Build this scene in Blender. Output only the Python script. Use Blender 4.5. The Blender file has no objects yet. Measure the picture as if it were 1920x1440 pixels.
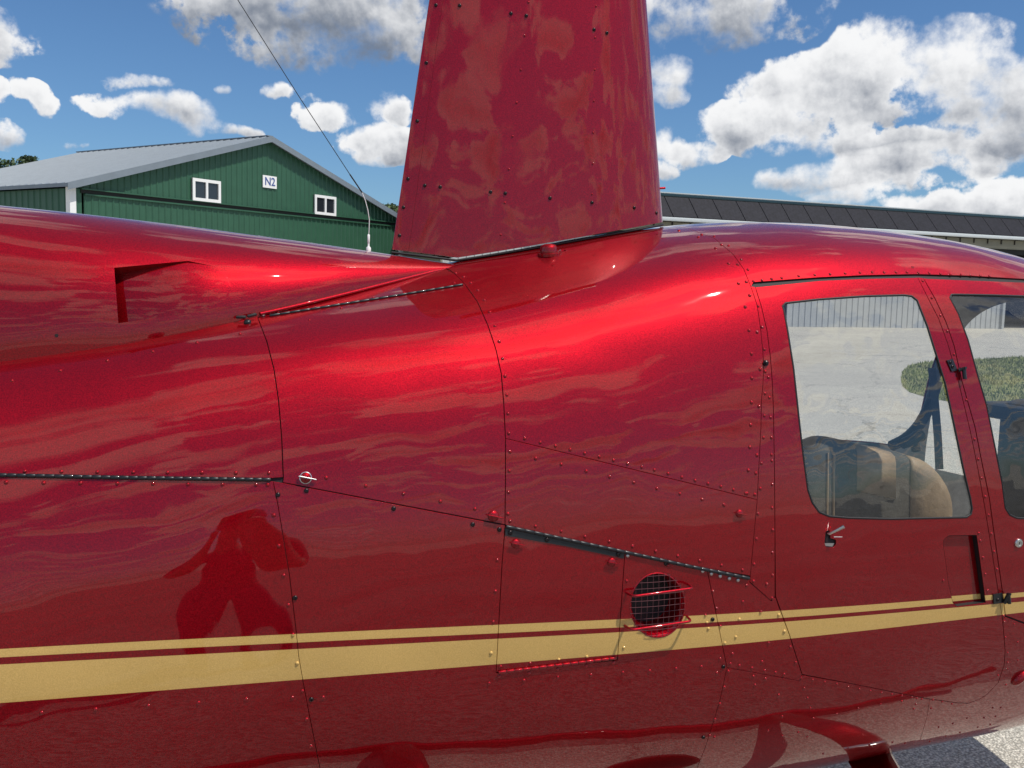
import bpy, bmesh, math, random
import numpy as np
from mathutils import Vector, Matrix, Quaternion
from mathutils.geometry import delaunay_2d_cdt

random.seed(7); np.random.seed(7)
sc = bpy.context.scene
COL = sc.collection
PI = math.pi

# ------------------------------------------------------------------ camera
FOC = 1800.0                                   # focal length in pixels of a 1920 wide frame
LIFT = 0.32                                    # the helicopter is modelled in its own frame, its skids 0.32 m lower
CAM = np.array([0.0, -2.74, 1.65])             # eye in the helicopter's frame
YAW, PIT, ROLL = math.radians(20.0), math.atan(185 / 1800.0), math.atan(0.025)
cf = np.array([math.sin(YAW) * math.cos(PIT), math.cos(YAW) * math.cos(PIT), -math.sin(PIT)])
_r0 = np.array([math.cos(YAW), -math.sin(YAW), 0.0]); _u0 = np.cross(_r0, cf)
cr = math.cos(ROLL) * _r0 + math.sin(ROLL) * _u0
cu = math.cos(ROLL) * _u0 - math.sin(ROLL) * _r0
cam_d = bpy.data.cameras.new('camera'); cam = bpy.data.objects.new('camera', cam_d); COL.objects.link(cam)
cam_d.sensor_fit = 'HORIZONTAL'; cam_d.sensor_width = 36.0; cam_d.lens = FOC / 1920 * 36.0
cam_d.clip_start = 0.05; cam_d.clip_end = 20000
cam.matrix_world = Matrix(((cr[0], cu[0], -cf[0], CAM[0]), (cr[1], cu[1], -cf[1], CAM[1]),
                           (cr[2], cu[2], -cf[2], CAM[2] + LIFT), (0, 0, 0, 1)))
sc.camera = cam

def proj(P):
    v = np.atleast_2d(P) - CAM
    z = v @ cf
    return np.stack([960 + FOC * (v @ cr) / z, 720 - FOC * (v @ cu) / z], 1)
def ray(px, py):
    d = cf + (px - 960) / FOC * cr - (py - 720) / FOC * cu
    return d / np.linalg.norm(d)
def at_y(px, py, Y):
    d = ray(px, py); return CAM + (Y - CAM[1]) / d[1] * d
def at_x(px, py, X):
    d = ray(px, py); return CAM + (X - CAM[0]) / d[0] * d
def at_z(px, py, Z):
    d = ray(px, py); return CAM + (Z - CAM[2]) / d[2] * d

# ------------------------------------------------------------------ light
SUN = Vector((0.33, -0.36, 0.87)).normalized()
SKY_STRENGTH = 0.085
SUN_STRENGTH = 4.2
EXPOSURE = 0.0
sc.view_settings.view_transform = 'Standard'; sc.view_settings.look = 'None'
sc.view_settings.gamma = 1.0; sc.view_settings.use_curve_mapping = False
sc.view_settings.exposure = EXPOSURE
sun_d = bpy.data.lights.new('sun', 'SUN'); sun_d.energy = SUN_STRENGTH; sun_d.angle = math.radians(0.5)
sun_d.color = (1.0, 0.95, 0.87)
sun = bpy.data.objects.new('sun', sun_d); COL.objects.link(sun)
sun.rotation_euler = SUN.to_track_quat('Z', 'Y').to_euler(); sun.location = (20, -20, 40)

world = bpy.data.worlds.new('World'); sc.world = world; world.use_nodes = True
wn = world.node_tree; wn.nodes.clear()

class NB:
    """small helper for writing node trees"""
    def __init__(self, tree): self.t = tree
    def node(self, kind, **kw):
        n = self.t.nodes.new(kind)
        for k, v in kw.items(): setattr(n, k, v)
        return n
    def link(self, a, b): self.t.links.new(a, b)
    def put(self, sock, v):
        if hasattr(v, 'is_output') or isinstance(v, bpy.types.NodeSocket): self.link(v, sock)
        elif v is not None: sock.default_value = v
    def math(self, op, a, b=None, c=None, clamp=False):
        n = self.node('ShaderNodeMath', operation=op, use_clamp=clamp)
        self.put(n.inputs[0], a); self.put(n.inputs[1], b); self.put(n.inputs[2], c)
        return n.outputs[0]
    def vmath(self, op, a, b=None, c=None):
        n = self.node('ShaderNodeVectorMath', operation=op)
        self.put(n.inputs[0], a)
        if op == 'SCALE': self.put(n.inputs['Scale'], b)
        else:
            self.put(n.inputs[1], b); self.put(n.inputs[2], c)
        return n.outputs['Value'] if op in ('DOT_PRODUCT', 'LENGTH') else n.outputs['Vector']
    def smooth(self, v, a, b, lo=0.0, hi=1.0):
        n = self.node('ShaderNodeMapRange', interpolation_type='SMOOTHSTEP')
        self.put(n.inputs['Value'], v); self.put(n.inputs['From Min'], a); self.put(n.inputs['From Max'], b)
        self.put(n.inputs['To Min'], lo); self.put(n.inputs['To Max'], hi)
        return n.outputs[0]
    def noise(self, vec, scale, detail=4, rough=0.55, dist=0.0, lac=2.0, norm=True):
        n = self.node('ShaderNodeTexNoise'); n.normalize = norm
        self.put(n.inputs['Vector'], vec); n.inputs['Scale'].default_value = scale
        n.inputs['Detail'].default_value = detail; n.inputs['Roughness'].default_value = rough
        n.inputs['Distortion'].default_value = dist; n.inputs['Lacunarity'].default_value = lac
        return n
    def mix(self, f, a, b):
        n = self.node('ShaderNodeMix', data_type='RGBA'); self.put(n.inputs[0], f)
        self.put(n.inputs[6], a); self.put(n.inputs[7], b); return n.outputs[2]
    def fmix(self, f, a, b):
        n = self.node('ShaderNodeMix', data_type='FLOAT'); self.put(n.inputs[0], f)
        self.put(n.inputs[2], a); self.put(n.inputs[3], b); return n.outputs[0]

w = NB(wn)
sky = w.node('ShaderNodeTexSky'); sky.sky_type = 'NISHITA'; sky.sun_disc = False
sky.sun_elevation = math.asin(SUN.z); sky.sun_rotation = math.atan2(SUN.x, SUN.y)
sky.air_density = 1.0; sky.dust_density = 0.4; sky.ozone_density = 2.2; sky.altitude = 200
tc = w.node('ShaderNodeTexCoord')
D = tc.outputs['Generated']
sep = w.node('ShaderNodeSeparateXYZ'); w.link(D, sep.inputs[0])
az = w.math('ARCTAN2', sep.outputs[0], sep.outputs[1])
el = w.math('ARCSINE', sep.outputs[2])
wp = w.noise(D, 9.0, 3, 0.55).outputs['Color']
wp2 = w.noise(D, 34.0, 3, 0.6).outputs['Color']
warp = w.vmath('MULTIPLY_ADD', wp, (0.070, 0.042, 0), (-0.035, -0.021, 0))
warp = w.vmath('ADD', warp, w.vmath('MULTIPLY_ADD', wp2, (0.020, 0.014, 0), (-0.010, -0.007, 0)))
ae = w.node('ShaderNodeCombineXYZ'); w.link(az, ae.inputs[0]); w.link(el, ae.inputs[1])
A = w.vmath('ADD', ae.outputs[0], warp)
# cumulus seen from here: centre (photo px), radii (px), strength, greyness
BL = [(620,10,310,112,1.1,1.0),(470,8,150,60,.9,.8),(740,60,120,65,.9,.9),(560,95,120,40,.7,.7),
      (1330,10,200,66,1.0,.75),(1265,45,90,55,.9,.7),(1470,20,70,50,.8,.3),
      (1640,110,95,80,1.0,.1),(1560,165,170,70,1.0,.45),(1790,120,120,75,1.0,.15),(1900,150,110,65,.9,.2),
      (1400,235,115,48,1.0,.3),(1500,225,120,50,.9,.4),(1700,195,160,40,.7,.4),
      (1880,215,170,72,1.0,.85),(1800,275,200,48,1.0,.75),(1580,255,70,32,.7,.35),(1480,268,50,16,.6,.3),
      (1560,322,120,28,.9,.25),(1720,305,150,30,1.0,.3),(1830,315,90,26,.8,.3),(1700,345,180,24,.8,.4),
      (1620,365,80,20,.8,.1),(1760,385,150,30,1.0,.15),(1900,372,100,36,1.0,.1),(1480,372,16,6,.7,0),
      (1258,120,60,48,1.0,.2),(1250,165,40,32,.9,.2),(1295,278,72,34,1.0,.25),(1236,265,32,36,.9,.1),(1245,312,26,22,.8,.3),
      (262,160,58,19,.85,.4),(300,208,118,32,1.0,.3),(385,228,70,36,1.0,.2),(215,210,42,22,.9,.2),(445,252,55,14,.7,.4),
      (12,178,26,24,.8,.2),(84,184,42,30,.75,.3),(8,248,40,22,.8,.3),(548,168,36,14,.7,.3),(600,176,24,11,.6,.3),(440,166,18,10,.55,.3),
      (632,210,58,34,1.0,.2),(722,200,48,40,1.0,.1),(700,262,82,36,1.0,.25),(740,290,50,22,.8,.4),(130,276,40,9,.35,.5),(30,330,60,10,.6,.2),
      (-120,60,160,60,1.0,.5),(-330,190,150,60,1.0,.4),(2080,150,200,110,1.0,.4),(2230,300,200,70,1.0,.3)]
wsum = vsum = gsum = None
for (bx, by, rx, ry, st, gr) in BL:
    d = ray(bx, by); a0, e0 = math.atan2(d[0], d[1]), math.asin(d[2])
    kx = FOC / rx * 0.93; ky = FOC / ry * 0.93
    q = w.vmath('MULTIPLY_ADD', A, (kx, ky, 0), (-a0 * kx, -e0 * ky, 0))
    dd = w.vmath('DOT_PRODUCT', q, q)
    wt = w.math('MULTIPLY_ADD', dd, -st, st, clamp=False)
    wt = w.math('MAXIMUM', wt, 0.0)
    vv = w.vmath('DOT_PRODUCT', q, (0, 1, 0))
    if wsum is None:
        wsum = wt; vsum = w.math('MULTIPLY', wt, vv); gsum = w.math('MULTIPLY', wt, gr)
        wmax = wt
    else:
        wsum = w.math('ADD', wsum, wt); vsum = w.math('MULTIPLY_ADD', wt, vv, vsum)
        gsum = w.math('MULTIPLY_ADD', wt, gr, gsum); wmax = w.math('MAXIMUM', wmax, wt)
wdiv = w.math('MAXIMUM', wsum, 0.001)
vav = w.math('DIVIDE', vsum, wdiv); gav = w.math('DIVIDE', gsum, wdiv)
# the rest of the sky: a field of the same cumulus on a flat layer
zz = w.math('MAXIMUM', w.math('ADD', sep.outputs[2], 0.06), 0.05)
pl = w.node('ShaderNodeCombineXYZ')
w.link(w.math('DIVIDE', sep.outputs[0], zz), pl.inputs[0]); w.link(w.math('DIVIDE', sep.outputs[1], zz), pl.inputs[1])
field = w.noise(w.vmath('ADD', pl.outputs[0], (3.3, 1.7, 0.0)), 1.9, 8, 0.56).outputs[0]
fdet = w.noise(w.vmath('ADD', pl.outputs[0], (3.3, 1.66, 0.15)), 1.9, 3, 0.5).outputs[0]
fdens = w.math('MULTIPLY_ADD', field, 7.0, -3.45)
fdens = w.math('MULTIPLY', fdens, w.smooth(sep.outputs[2], -0.02, 0.06))
inview = w.math('MULTIPLY', w.smooth(w.math('ABSOLUTE', w.math('SUBTRACT', az, YAW)), 0.66, 0.85, 1.0, 0.0),
                w.smooth(el, 0.30, 0.46, 1.0, 0.0))
n1 = w.noise(D, 15.0, 9, 0.57).outputs[0]
n2 = w.noise(D, 11.0, 5, 0.52).outputs[0]
n2b = w.noise(w.vmath('ADD', D, (0.006, -0.006, 0.016)), 11.0, 5, 0.52).outputs[0]
n3 = w.noise(D, 46.0, 6, 0.6).outputs[0]
bd = w.math('ADD', wmax, w.math('MULTIPLY_ADD', n1, 3.4, -1.90))
bd = w.math('ADD', bd, w.math('MULTIPLY_ADD', n3, 1.0, -0.5))
bd = w.math('MULTIPLY', bd, w.smooth(wmax, 0.0, 0.15))
dens = w.fmix(inview, fdens, bd)
soft = w.math('MULTIPLY_ADD', w.smooth(w.noise(D, 7.0, 3, 0.5).outputs[0], 0.38, 0.66), 0.75, 0.26)
alpha = w.smooth(dens, 0.0, soft)
n3b = w.noise(w.vmath('ADD', D, (0.002, -0.002, 0.005)), 46.0, 4, 0.6).outputs[0]
relief = w.math('ADD', w.math('MULTIPLY', w.math('SUBTRACT', n2, n2b), 1.4), w.math('MULTIPLY', w.math('SUBTRACT', n3, n3b), 0.55))
# brightness: tops white, bases grey
litv = w.math('ADD', w.math('MULTIPLY_ADD', vav, 0.42, 0.84), relief)
litv = w.math('SUBTRACT', litv, w.math('MULTIPLY', gav, 0.60))
litf = w.math('ADD', w.math('MULTIPLY_ADD', w.math('SUBTRACT', field, fdet), 2.2, 0.62), w.math('MULTIPLY', fdens, -0.12))
lit = w.fmix(inview, litf, litv)
edge = w.math('MULTIPLY', w.smooth(dens, 0.9, 0.2), 0.22)
lit = w.math('ADD', lit, edge)
ccol = w.mix(w.smooth(lit, 0.0, 1.0), (0.185, 0.22, 0.285, 1), (0.93, 0.935, 0.945, 1))
cs = w.vmath('SCALE', ccol, 1.0 / SKY_STRENGTH)
skyc = w.vmath('MULTIPLY', sky.outputs[0], (0.66, 0.92, 1.18))
mixc = w.mix(alpha, skyc, cs)
bg = w.node('ShaderNodeBackground'); w.link(mixc, bg.inputs[0]); bg.inputs[1].default_value = SKY_STRENGTH
wo = w.node('ShaderNodeOutputWorld'); w.link(bg.outputs[0], wo.inputs[0])
world.cycles.sampling_method = 'MANUAL'; world.cycles.sample_map_resolution = 512

# ------------------------------------------------------------------ materials
MATS = {}
def new_mat(name):
    m = bpy.data.materials.new(name); m.use_nodes = True; m.node_tree.nodes.clear()
    MATS[name] = m
    nb = NB(m.node_tree); out = nb.node('ShaderNodeOutputMaterial'); return m, nb, out
def simple(name, col, rough=0.5, metal=0.0, coat=0.0, var=0.0, vscale=20.0, bump=0.0, bscale=60.0, spec=0.5, bdist=0.01):
    m, nb, out = new_mat(name)
    p = nb.node('ShaderNodeBsdfPrincipled'); nb.link(p.outputs[0], out.inputs[0])
    p.inputs['Roughness'].default_value = rough; p.inputs['Metallic'].default_value = metal
    p.inputs['Coat Weight'].default_value = coat; p.inputs['Coat Roughness'].default_value = 0.04
    p.inputs['Specular IOR Level'].default_value = spec
    c = (*col, 1)
    tcn = nb.node('ShaderNodeTexCoord')
    if var > 0:
        n = nb.noise(tcn.outputs['Object'], vscale, 5, 0.6).outputs[0]
        lo = tuple(max(0, x * (1 - var)) for x in col) + (1,); hi = tuple(min(1, x * (1 + var)) for x in col) + (1,)
        nb.link(nb.mix(nb.smooth(n, 0.3, 0.7), lo, hi), p.inputs['Base Color'])
    else: p.inputs['Base Color'].default_value = c
    if bump > 0:
        b = nb.node('ShaderNodeBump'); b.inputs['Strength'].default_value = bump; b.inputs['Distance'].default_value = bdist
        nb.link(nb.noise(tcn.outputs['Object'], bscale, 4, 0.6).outputs[0], b.inputs['Height']); nb.link(b.outputs[0], p.inputs['Normal'])
    return m

# ------------------------------------------------------------------ object helpers
def tag(o, label=None, cat=None, group=None, kind=None):
    if label: o['label'] = label
    if cat: o['category'] = cat
    if group: o['group'] = group
    if kind: o['kind'] = kind
    return o
def link(o, parent=None):
    COL.objects.link(o)
    if parent is not None: o.parent = parent
    return o
def empty(name, loc=(0, 0, 0), rz=0.0, parent=None):
    o = bpy.data.objects.new(name, None); o.location = loc; o.rotation_euler = (0, 0, rz); o.empty_display_size = 0.2
    return link(o, parent)
def mesh_obj(name, verts, faces, mat, parent=None, smooth=False, loc=None):
    me = bpy.data.meshes.new(name); me.from_pydata([tuple(map(float, v)) for v in verts], [], [tuple(map(int, f)) for f in faces])
    if smooth: me.polygons.foreach_set('use_smooth', [True] * len(me.polygons))
    me.update()
    if mat is not None: me.materials.append(MATS[mat] if isinstance(mat, str) else mat)
    o = bpy.data.objects.new(name, me)
    if loc is not None: o.location = loc
    return link(o, parent)
def bm_obj(name, bm, mat, parent=None, smooth=False, angle=None):
    me = bpy.data.meshes.new(name); bm.normal_update(); bm.to_mesh(me); bm.free()
    if smooth: me.polygons.foreach_set('use_smooth', [True] * len(me.polygons))
    if angle is not None:
        me.polygons.foreach_set('use_smooth', [True] * len(me.polygons)); me.set_sharp_from_angle(angle=angle)
    for m in (mat if isinstance(mat, (list, tuple)) else [mat]): me.materials.append(MATS[m])
    o = bpy.data.objects.new(name, me)
    return link(o, parent)
def add_box(bm, c, size, rot=None, bevel=0.0):
    g = bmesh.ops.create_cube(bm, size=1.0)
    M = Matrix.Translation(Vector(c)) @ (rot.to_matrix().to_4x4() if isinstance(rot, Quaternion) else (rot if rot is not None else Matrix.Identity(4))) @ Matrix.Diagonal((*size, 1))
    bmesh.ops.transform(bm, matrix=M, verts=g['verts'])
    if bevel > 0:
        es = set(e for v in g['verts'] for e in v.link_edges)
        bmesh.ops.bevel(bm, geom=list(es), offset=bevel, segments=2, affect='EDGES', profile=0.5)
def box_obj(name, c, size, mat, parent=None, rot=None, bevel=0.0):
    bm = bmesh.new(); add_box(bm, c, size, rot, bevel); return bm_obj(name, bm, mat, parent, angle=0.6 if bevel > 0 else None)
def tube_geo(pts, r, n=10, closed=False, caps=True):
    P = [Vector(p) for p in pts]; N = len(P)
    rs = r if hasattr(r, '__len__') else [r] * N
    V, F = [], []
    T = []
    for i in range(N):
        a = P[(i - 1) % N] if (closed or i > 0) else P[i]; b = P[(i + 1) % N] if (closed or i < N - 1) else P[i]
        T.append((b - a).normalized())
    u = T[0].orthogonal().normalized()
    for i in range(N):
        u = (u - T[i] * u.dot(T[i])).normalized(); v = T[i].cross(u)
        for k in range(n):
            a = 2 * PI * k / n; V.append(P[i] + (u * math.cos(a) + v * math.sin(a)) * rs[i])
    for i in range(N if closed else N - 1):
        j = (i + 1) % N
        for k in range(n):
            F.append((i * n + k, i * n + (k + 1) % n, j * n + (k + 1) % n, j * n + k))
    if caps and not closed:
        F.append(tuple(range(n - 1, -1, -1))); F.append(tuple((N - 1) * n + k for k in range(n)))
    return V, F
def tube(name, pts, r, mat, parent=None, n=10, closed=False):
    V, F = tube_geo(pts, r, n, closed); o = mesh_obj(name, V, F, mat, parent, True)
    o.data.set_sharp_from_angle(angle=1.0); return o
def fillet(pts, rad, k=5):
    P = [Vector(p) for p in pts]; out = [P[0]]
    for i in range(1, len(P) - 1):
        a, b, c = P[i - 1], P[i], P[i + 1]; d1 = (a - b); d2 = (c - b)
        r = min(rad, d1.length * 0.45, d2.length * 0.45); p1 = b + d1.normalized() * r; p2 = b + d2.normalized() * r
        for t in range(k + 1):
            t /= k; out.append((1 - t) ** 2 * p1 + 2 * t * (1 - t) * b + t * t * p2)
    out.append(P[-1]); return out

# ------------------------------------------------------------------ smooth surfaces
def spline_op(kn, clamp0=False, clamp1=False):
    n = len(kn); h = np.diff(kn); Am = np.zeros((n, n)); B = np.zeros((n, n))
    for i in range(1, n - 1):
        Am[i, i - 1] = 1 / h[i - 1]; Am[i, i] = 2 * (1 / h[i - 1] + 1 / h[i]); Am[i, i + 1] = 1 / h[i]
        B[i, i - 1] = -3 / h[i - 1] ** 2; B[i, i] = 3 / h[i - 1] ** 2 - 3 / h[i] ** 2; B[i, i + 1] = 3 / h[i] ** 2
    if clamp0: Am[0, 0] = 1
    else: Am[0, 0] = 2; Am[0, 1] = 1; B[0, 0] = -3 / h[0]; B[0, 1] = 3 / h[0]
    if clamp1: Am[-1, -1] = 1
    else: Am[-1, -1] = 2; Am[-1, -2] = 1; B[-1, -1] = 3 / h[-1]; B[-1, -2] = -3 / h[-1]
    return np.linalg.solve(Am, B)
def herm(t, h):
    t2 = t * t; t3 = t2 * t
    return 2 * t3 - 3 * t2 + 1, (t3 - 2 * t2 + t) * h, -2 * t3 + 3 * t2, (t3 - t2) * h

class Surf:
    """(u, v) -> point; knows its own grid so that points of the photograph can be found on it"""
    sv = 0.11
    def setup(self, us, vs):
        U, V = np.meshgrid(us, vs, indexing='ij'); self.gu = U.ravel(); self.gv = V.ravel()
        self.gp = self.eval(self.gu, self.gv); self.gn = self.normal(self.gu, self.gv)
        front = ((CAM - self.gp) * self.gn).sum(1) > 0.0
        self.gu = self.gu[front]; self.gv = self.gv[front]; self.gp = self.gp[front]; self.gpx = proj(self.gp)
        self.ulim = (us[0], us[-1]); self.vlim = (vs[0], vs[-1])
    def jac(self, u, v, e=1e-4):
        a = (self.eval(u + e, v) - self.eval(u - e, v)) / (2 * e); b = (self.eval(u, v + e) - self.eval(u, v - e)) / (2 * e)
        return a, b
    def normal(self, u, v):
        a, b = self.jac(u, v, 1e-3); n = np.cross(a, b) * self.sign
        return n / np.maximum(np.linalg.norm(n, axis=1, keepdims=True), 1e-12)
    def find(self, pts):
        pts = np.atleast_2d(np.array(pts, float)); u = np.zeros(len(pts)); v = np.zeros(len(pts))
        for i, p in enumerate(pts):
            k = np.argmin(((self.gpx - p) ** 2).sum(1)); u[i] = self.gu[k]; v[i] = self.gv[k]
        for it in range(10):
            P = self.eval(u, v); f = proj(P) - pts; e = 1e-4
            fu = (proj(self.eval(u + e, v)) - proj(self.eval(u - e, v))) / (2 * e)
            fv = (proj(self.eval(u, v + e)) - proj(self.eval(u, v - e))) / (2 * e)
            det = fu[:, 0] * fv[:, 1] - fu[:, 1] * fv[:, 0]; det = np.where(np.abs(det) < 1e-6, 1e-6, det)
            du = (f[:, 0] * fv[:, 1] - f[:, 1] * fv[:, 0]) / det; dv = (fu[:, 0] * f[:, 1] - fu[:, 1] * f[:, 0]) / det
            u = u - np.clip(du, -.06, .06); v = v - np.clip(dv, -.06 / self.sv, .06 / self.sv)
            u = np.clip(u, *self.ulim); v = np.clip(v, *self.vlim)
        return u, v
    def point(self, px, py):
        u, v = self.find([(px, py)]); return self.eval(u, v)[0], self.normal(u, v)[0]

class Hull(Surf):
    XS = np.array([-1.4, -1.0, -.4, .2, .76, 1.49, 2.3, 3.0, 3.42, 3.69, 3.80])
    TB = [
     [(0,1.34),(.06,1.335),(.12,1.32),(.18,1.30),(.235,1.27),(.28,1.22),(.31,1.15),(.33,1.05),(.33,.95),(.31,.83),(.25,.73),(.14,.68),(0,.67)],
     [(0,1.42),(.085,1.415),(.165,1.40),(.245,1.37),(.315,1.33),(.40,1.265),(.46,1.17),(.50,1.02),(.51,.88),(.49,.70),(.40,.52),(.2,.5),(0,.49)],
     [(0,1.51),(.10,1.505),(.20,1.485),(.295,1.45),(.38,1.395),(.46,1.315),(.525,1.205),(.568,1.03),(.585,.85),(.575,.60),(.49,.36),(.28,.285),(0,.27)],
     [(0,1.61),(.12,1.603),(.235,1.578),(.345,1.535),(.44,1.475),(.515,1.385),(.57,1.265),(.60,1.06),(.612,.86),(.603,.585),(.515,.32),(.30,.24),(0,.225)],
     [(0,1.712),(.14,1.695),(.268,1.655),(.378,1.603),(.472,1.540),(.548,1.45),(.600,1.33),(.624,1.10),(.645,.87),(.645,.57),(.535,.29),(.31,.205),(0,.19)],
     [(0,1.858),(.18,1.832),(.325,1.793),(.435,1.737),(.520,1.655),(.588,1.520),(.638,1.33),(.670,1.09),(.682,.87),(.664,.53),(.565,.232),(.32,.148),(0,.132)],
     [(0,1.872),(.19,1.848),(.34,1.812),(.445,1.762),(.53,1.685),(.60,1.545),(.652,1.345),(.685,1.10),(.69,.87),(.660,.53),(.55,.232),(.31,.148),(0,.132)],
     [(0,1.742),(.175,1.72),(.31,1.685),(.405,1.635),(.48,1.56),(.55,1.43),(.603,1.26),(.635,1.06),(.637,.85),(.60,.535),(.49,.265),(.27,.19),(0,.175)],
     [(0,1.50),(.14,1.485),(.25,1.455),(.335,1.405),(.40,1.33),(.455,1.21),(.49,1.08),(.51,.94),(.505,.79),(.468,.59),(.375,.40),(.2,.33),(0,.32)],
     [(0,1.13),(.08,1.12),(.145,1.10),(.20,1.07),(.245,1.02),(.28,.96),(.30,.89),(.31,.82),(.305,.745),(.28,.665),(.22,.60),(.12,.57),(0,.565)],
     [(0,.86),(.01,.858),(.02,.85),(.03,.84),(.035,.83),(.04,.82),(.045,.80),(.045,.785),(.045,.77),(.04,.75),(.03,.735),(.015,.73),(0,.728)]]
    sign = 1.0
    def __init__(self):
        T = np.array(self.TB, float)                     # (stations, 13, 2)
        # light smoothing so that reflections run evenly
        n = 13; D2 = np.zeros((n - 2, n))
        for i in range(n - 2): D2[i, i:i + 3] = (1, -2, 1)
        for st in range(len(T)):
            q = T[st].copy()
            ext = np.concatenate([q[1:4][::-1] * [-1, 1], q, q[-4:-1][::-1] * [-1, 1]])
            m = len(ext); d2 = np.zeros((m - 3, m))
            for i in range(m - 3): d2[i, i:i + 4] = (-1, 3, -3, 1)
            sm = np.linalg.solve(np.eye(m) + 0.8 * d2.T @ d2, ext); T[st] = sm[3:-3]; T[st][0, 0] = 0; T[st][-1, 0] = 0
        self.T = T; self.MX = np.einsum('ij,jkl->ikl', spline_op(self.XS), T)
        kn = np.arange(13.0); self.oy = spline_op(kn); self.oz = spline_op(kn, True, True)
        self.setup(np.arange(-1.1, 3.6, .025), np.arange(0, 12.01, .1))
    def eval(self, X, s):
        X = np.asarray(X, float); s = np.asarray(s, float)
        Xc = np.clip(X, self.XS[0], self.XS[-1] - 1e-6); i = np.clip(np.searchsorted(self.XS, Xc, 'right') - 1, 0, len(self.XS) - 2)
        h = self.XS[i + 1] - self.XS[i]; t = (Xc - self.XS[i]) / h
        a, b, c, d = [k[:, None, None] for k in herm(t, h)]
        P = a * self.T[i] + b * self.MX[i] + c * self.T[i + 1] + d * self.MX[i + 1]
        my = P[:, :, 0] @ self.oy.T; mz = P[:, :, 1] @ self.oz.T
        sc_ = np.clip(s, -0.3, 12.3); j = np.clip(np.floor(sc_).astype(int), 0, 11); t = sc_ - j; r = np.arange(len(X))
        a, b, c, d = herm(t, 1.0)
        y = a * P[r, j, 0] + b * my[r, j] + c * P[r, j + 1, 0] + d * my[r, j + 1]
        z = a * P[r, j, 1] + b * mz[r, j] + c * P[r, j + 1, 1] + d * mz[r, j + 1]
        return np.stack([X, -y, z], 1)
HULL = Hull()
if (HULL.normal(np.array([1.0]), np.array([7.0]))[0][1]) > 0:
    HULL.sign = -1.0; HULL.setup(np.arange(-1.1, 3.6, .025), np.arange(0, 12.01, .1))

def loop_q(surf, segs, step=9.0, closed=True):
    """a polygon given by photo points and ('S', u, v) points, densified, in (u, v*sv)"""
    n = len(segs); out = []
    for i in range(n if closed else n - 1):
        a, b = segs[i], segs[(i + 1) % n]
        if a[0] != 'S' and b[0] != 'S':
            k = max(1, int(math.hypot(b[0] - a[0], b[1] - a[1]) / step))
            pp = [(a[0] + (b[0] - a[0]) * t / k, a[1] + (b[1] - a[1]) * t / k) for t in range(k)]
            u, v = surf.find(pp); out += list(zip(u, v * surf.sv))
        else:
            qa = (a[1], a[2] * surf.sv) if a[0] == 'S' else tuple(x[0] for x in (lambda uv: (uv[0], uv[1] * surf.sv))(surf.find([a])))
            qb = (b[1], b[2] * surf.sv) if b[0] == 'S' else tuple(x[0] for x in (lambda uv: (uv[0], uv[1] * surf.sv))(surf.find([b])))
            L = math.hypot(qb[0] - qa[0], qb[1] - qa[1]); k = max(1, int(L / 0.02))
            out += [(qa[0] + (qb[0] - qa[0]) * t / k, qa[1] + (qb[1] - qa[1]) * t / k) for t in range(k)]
    q = np.array(out)
    keep = np.ones(len(q), bool)
    for i in range(len(q)):
        if np.hypot(*(q[i] - q[i - 1])) < 1e-5: keep[i] = False
    return q[keep]
def area2(q):
    x, y = q[:, 0], q[:, 1]; return float((x * np.roll(y, -1) - y * np.roll(x, -1)).sum())
def shift_loop(surf, q, gap):
    """move a loop outwards by gap metres (negative: inwards)"""
    u, v = q[:, 0], q[:, 1] / surf.sv; P = surf.eval(u, v); N = surf.normal(u, v)
    ju, jv = surf.jac(u, v); jv = jv / surf.sv
    t = np.roll(P, -1, 0) - np.roll(P, 1, 0); t /= np.maximum(np.linalg.norm(t, axis=1, keepdims=True), 1e-12)
    o = np.cross(t, N)
    # choose outward by testing against the (u, v) orientation
    tq = np.roll(q, -1, 0) - np.roll(q, 1, 0); oq = np.stack([tq[:, 1], -tq[:, 0]], 1) * (1 if area2(q) > 0 else -1)
    o3 = ju * oq[:, :1] + jv * oq[:, 1:]
    s = np.sign((o * o3).sum(1, keepdims=True)); o = o * s
    E = (ju * ju).sum(1); Fm = (ju * jv).sum(1); G = (jv * jv).sum(1); a = (ju * o).sum(1) * gap; b = (jv * o).sum(1) * gap
    det = np.maximum(E * G - Fm * Fm, 1e-9)
    return q + np.stack([(G * a - Fm * b) / det, (E * b - Fm * a) / det], 1), P, N, o
def inside(q, pts):
    x, y = pts[:, 0][:, None], pts[:, 1][:, None]
    x1, y1 = q[:, 0][None], q[:, 1][None]; x2, y2 = np.roll(q[:, 0], -1)[None], np.roll(q[:, 1], -1)[None]
    c = ((y1 > y) != (y2 > y)) & (x < (x2 - x1) * (y - y1) / np.where(np.abs(y2 - y1) < 1e-12, 1e-12, y2 - y1) + x1)
    return c.sum(1) % 2 == 1
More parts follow.
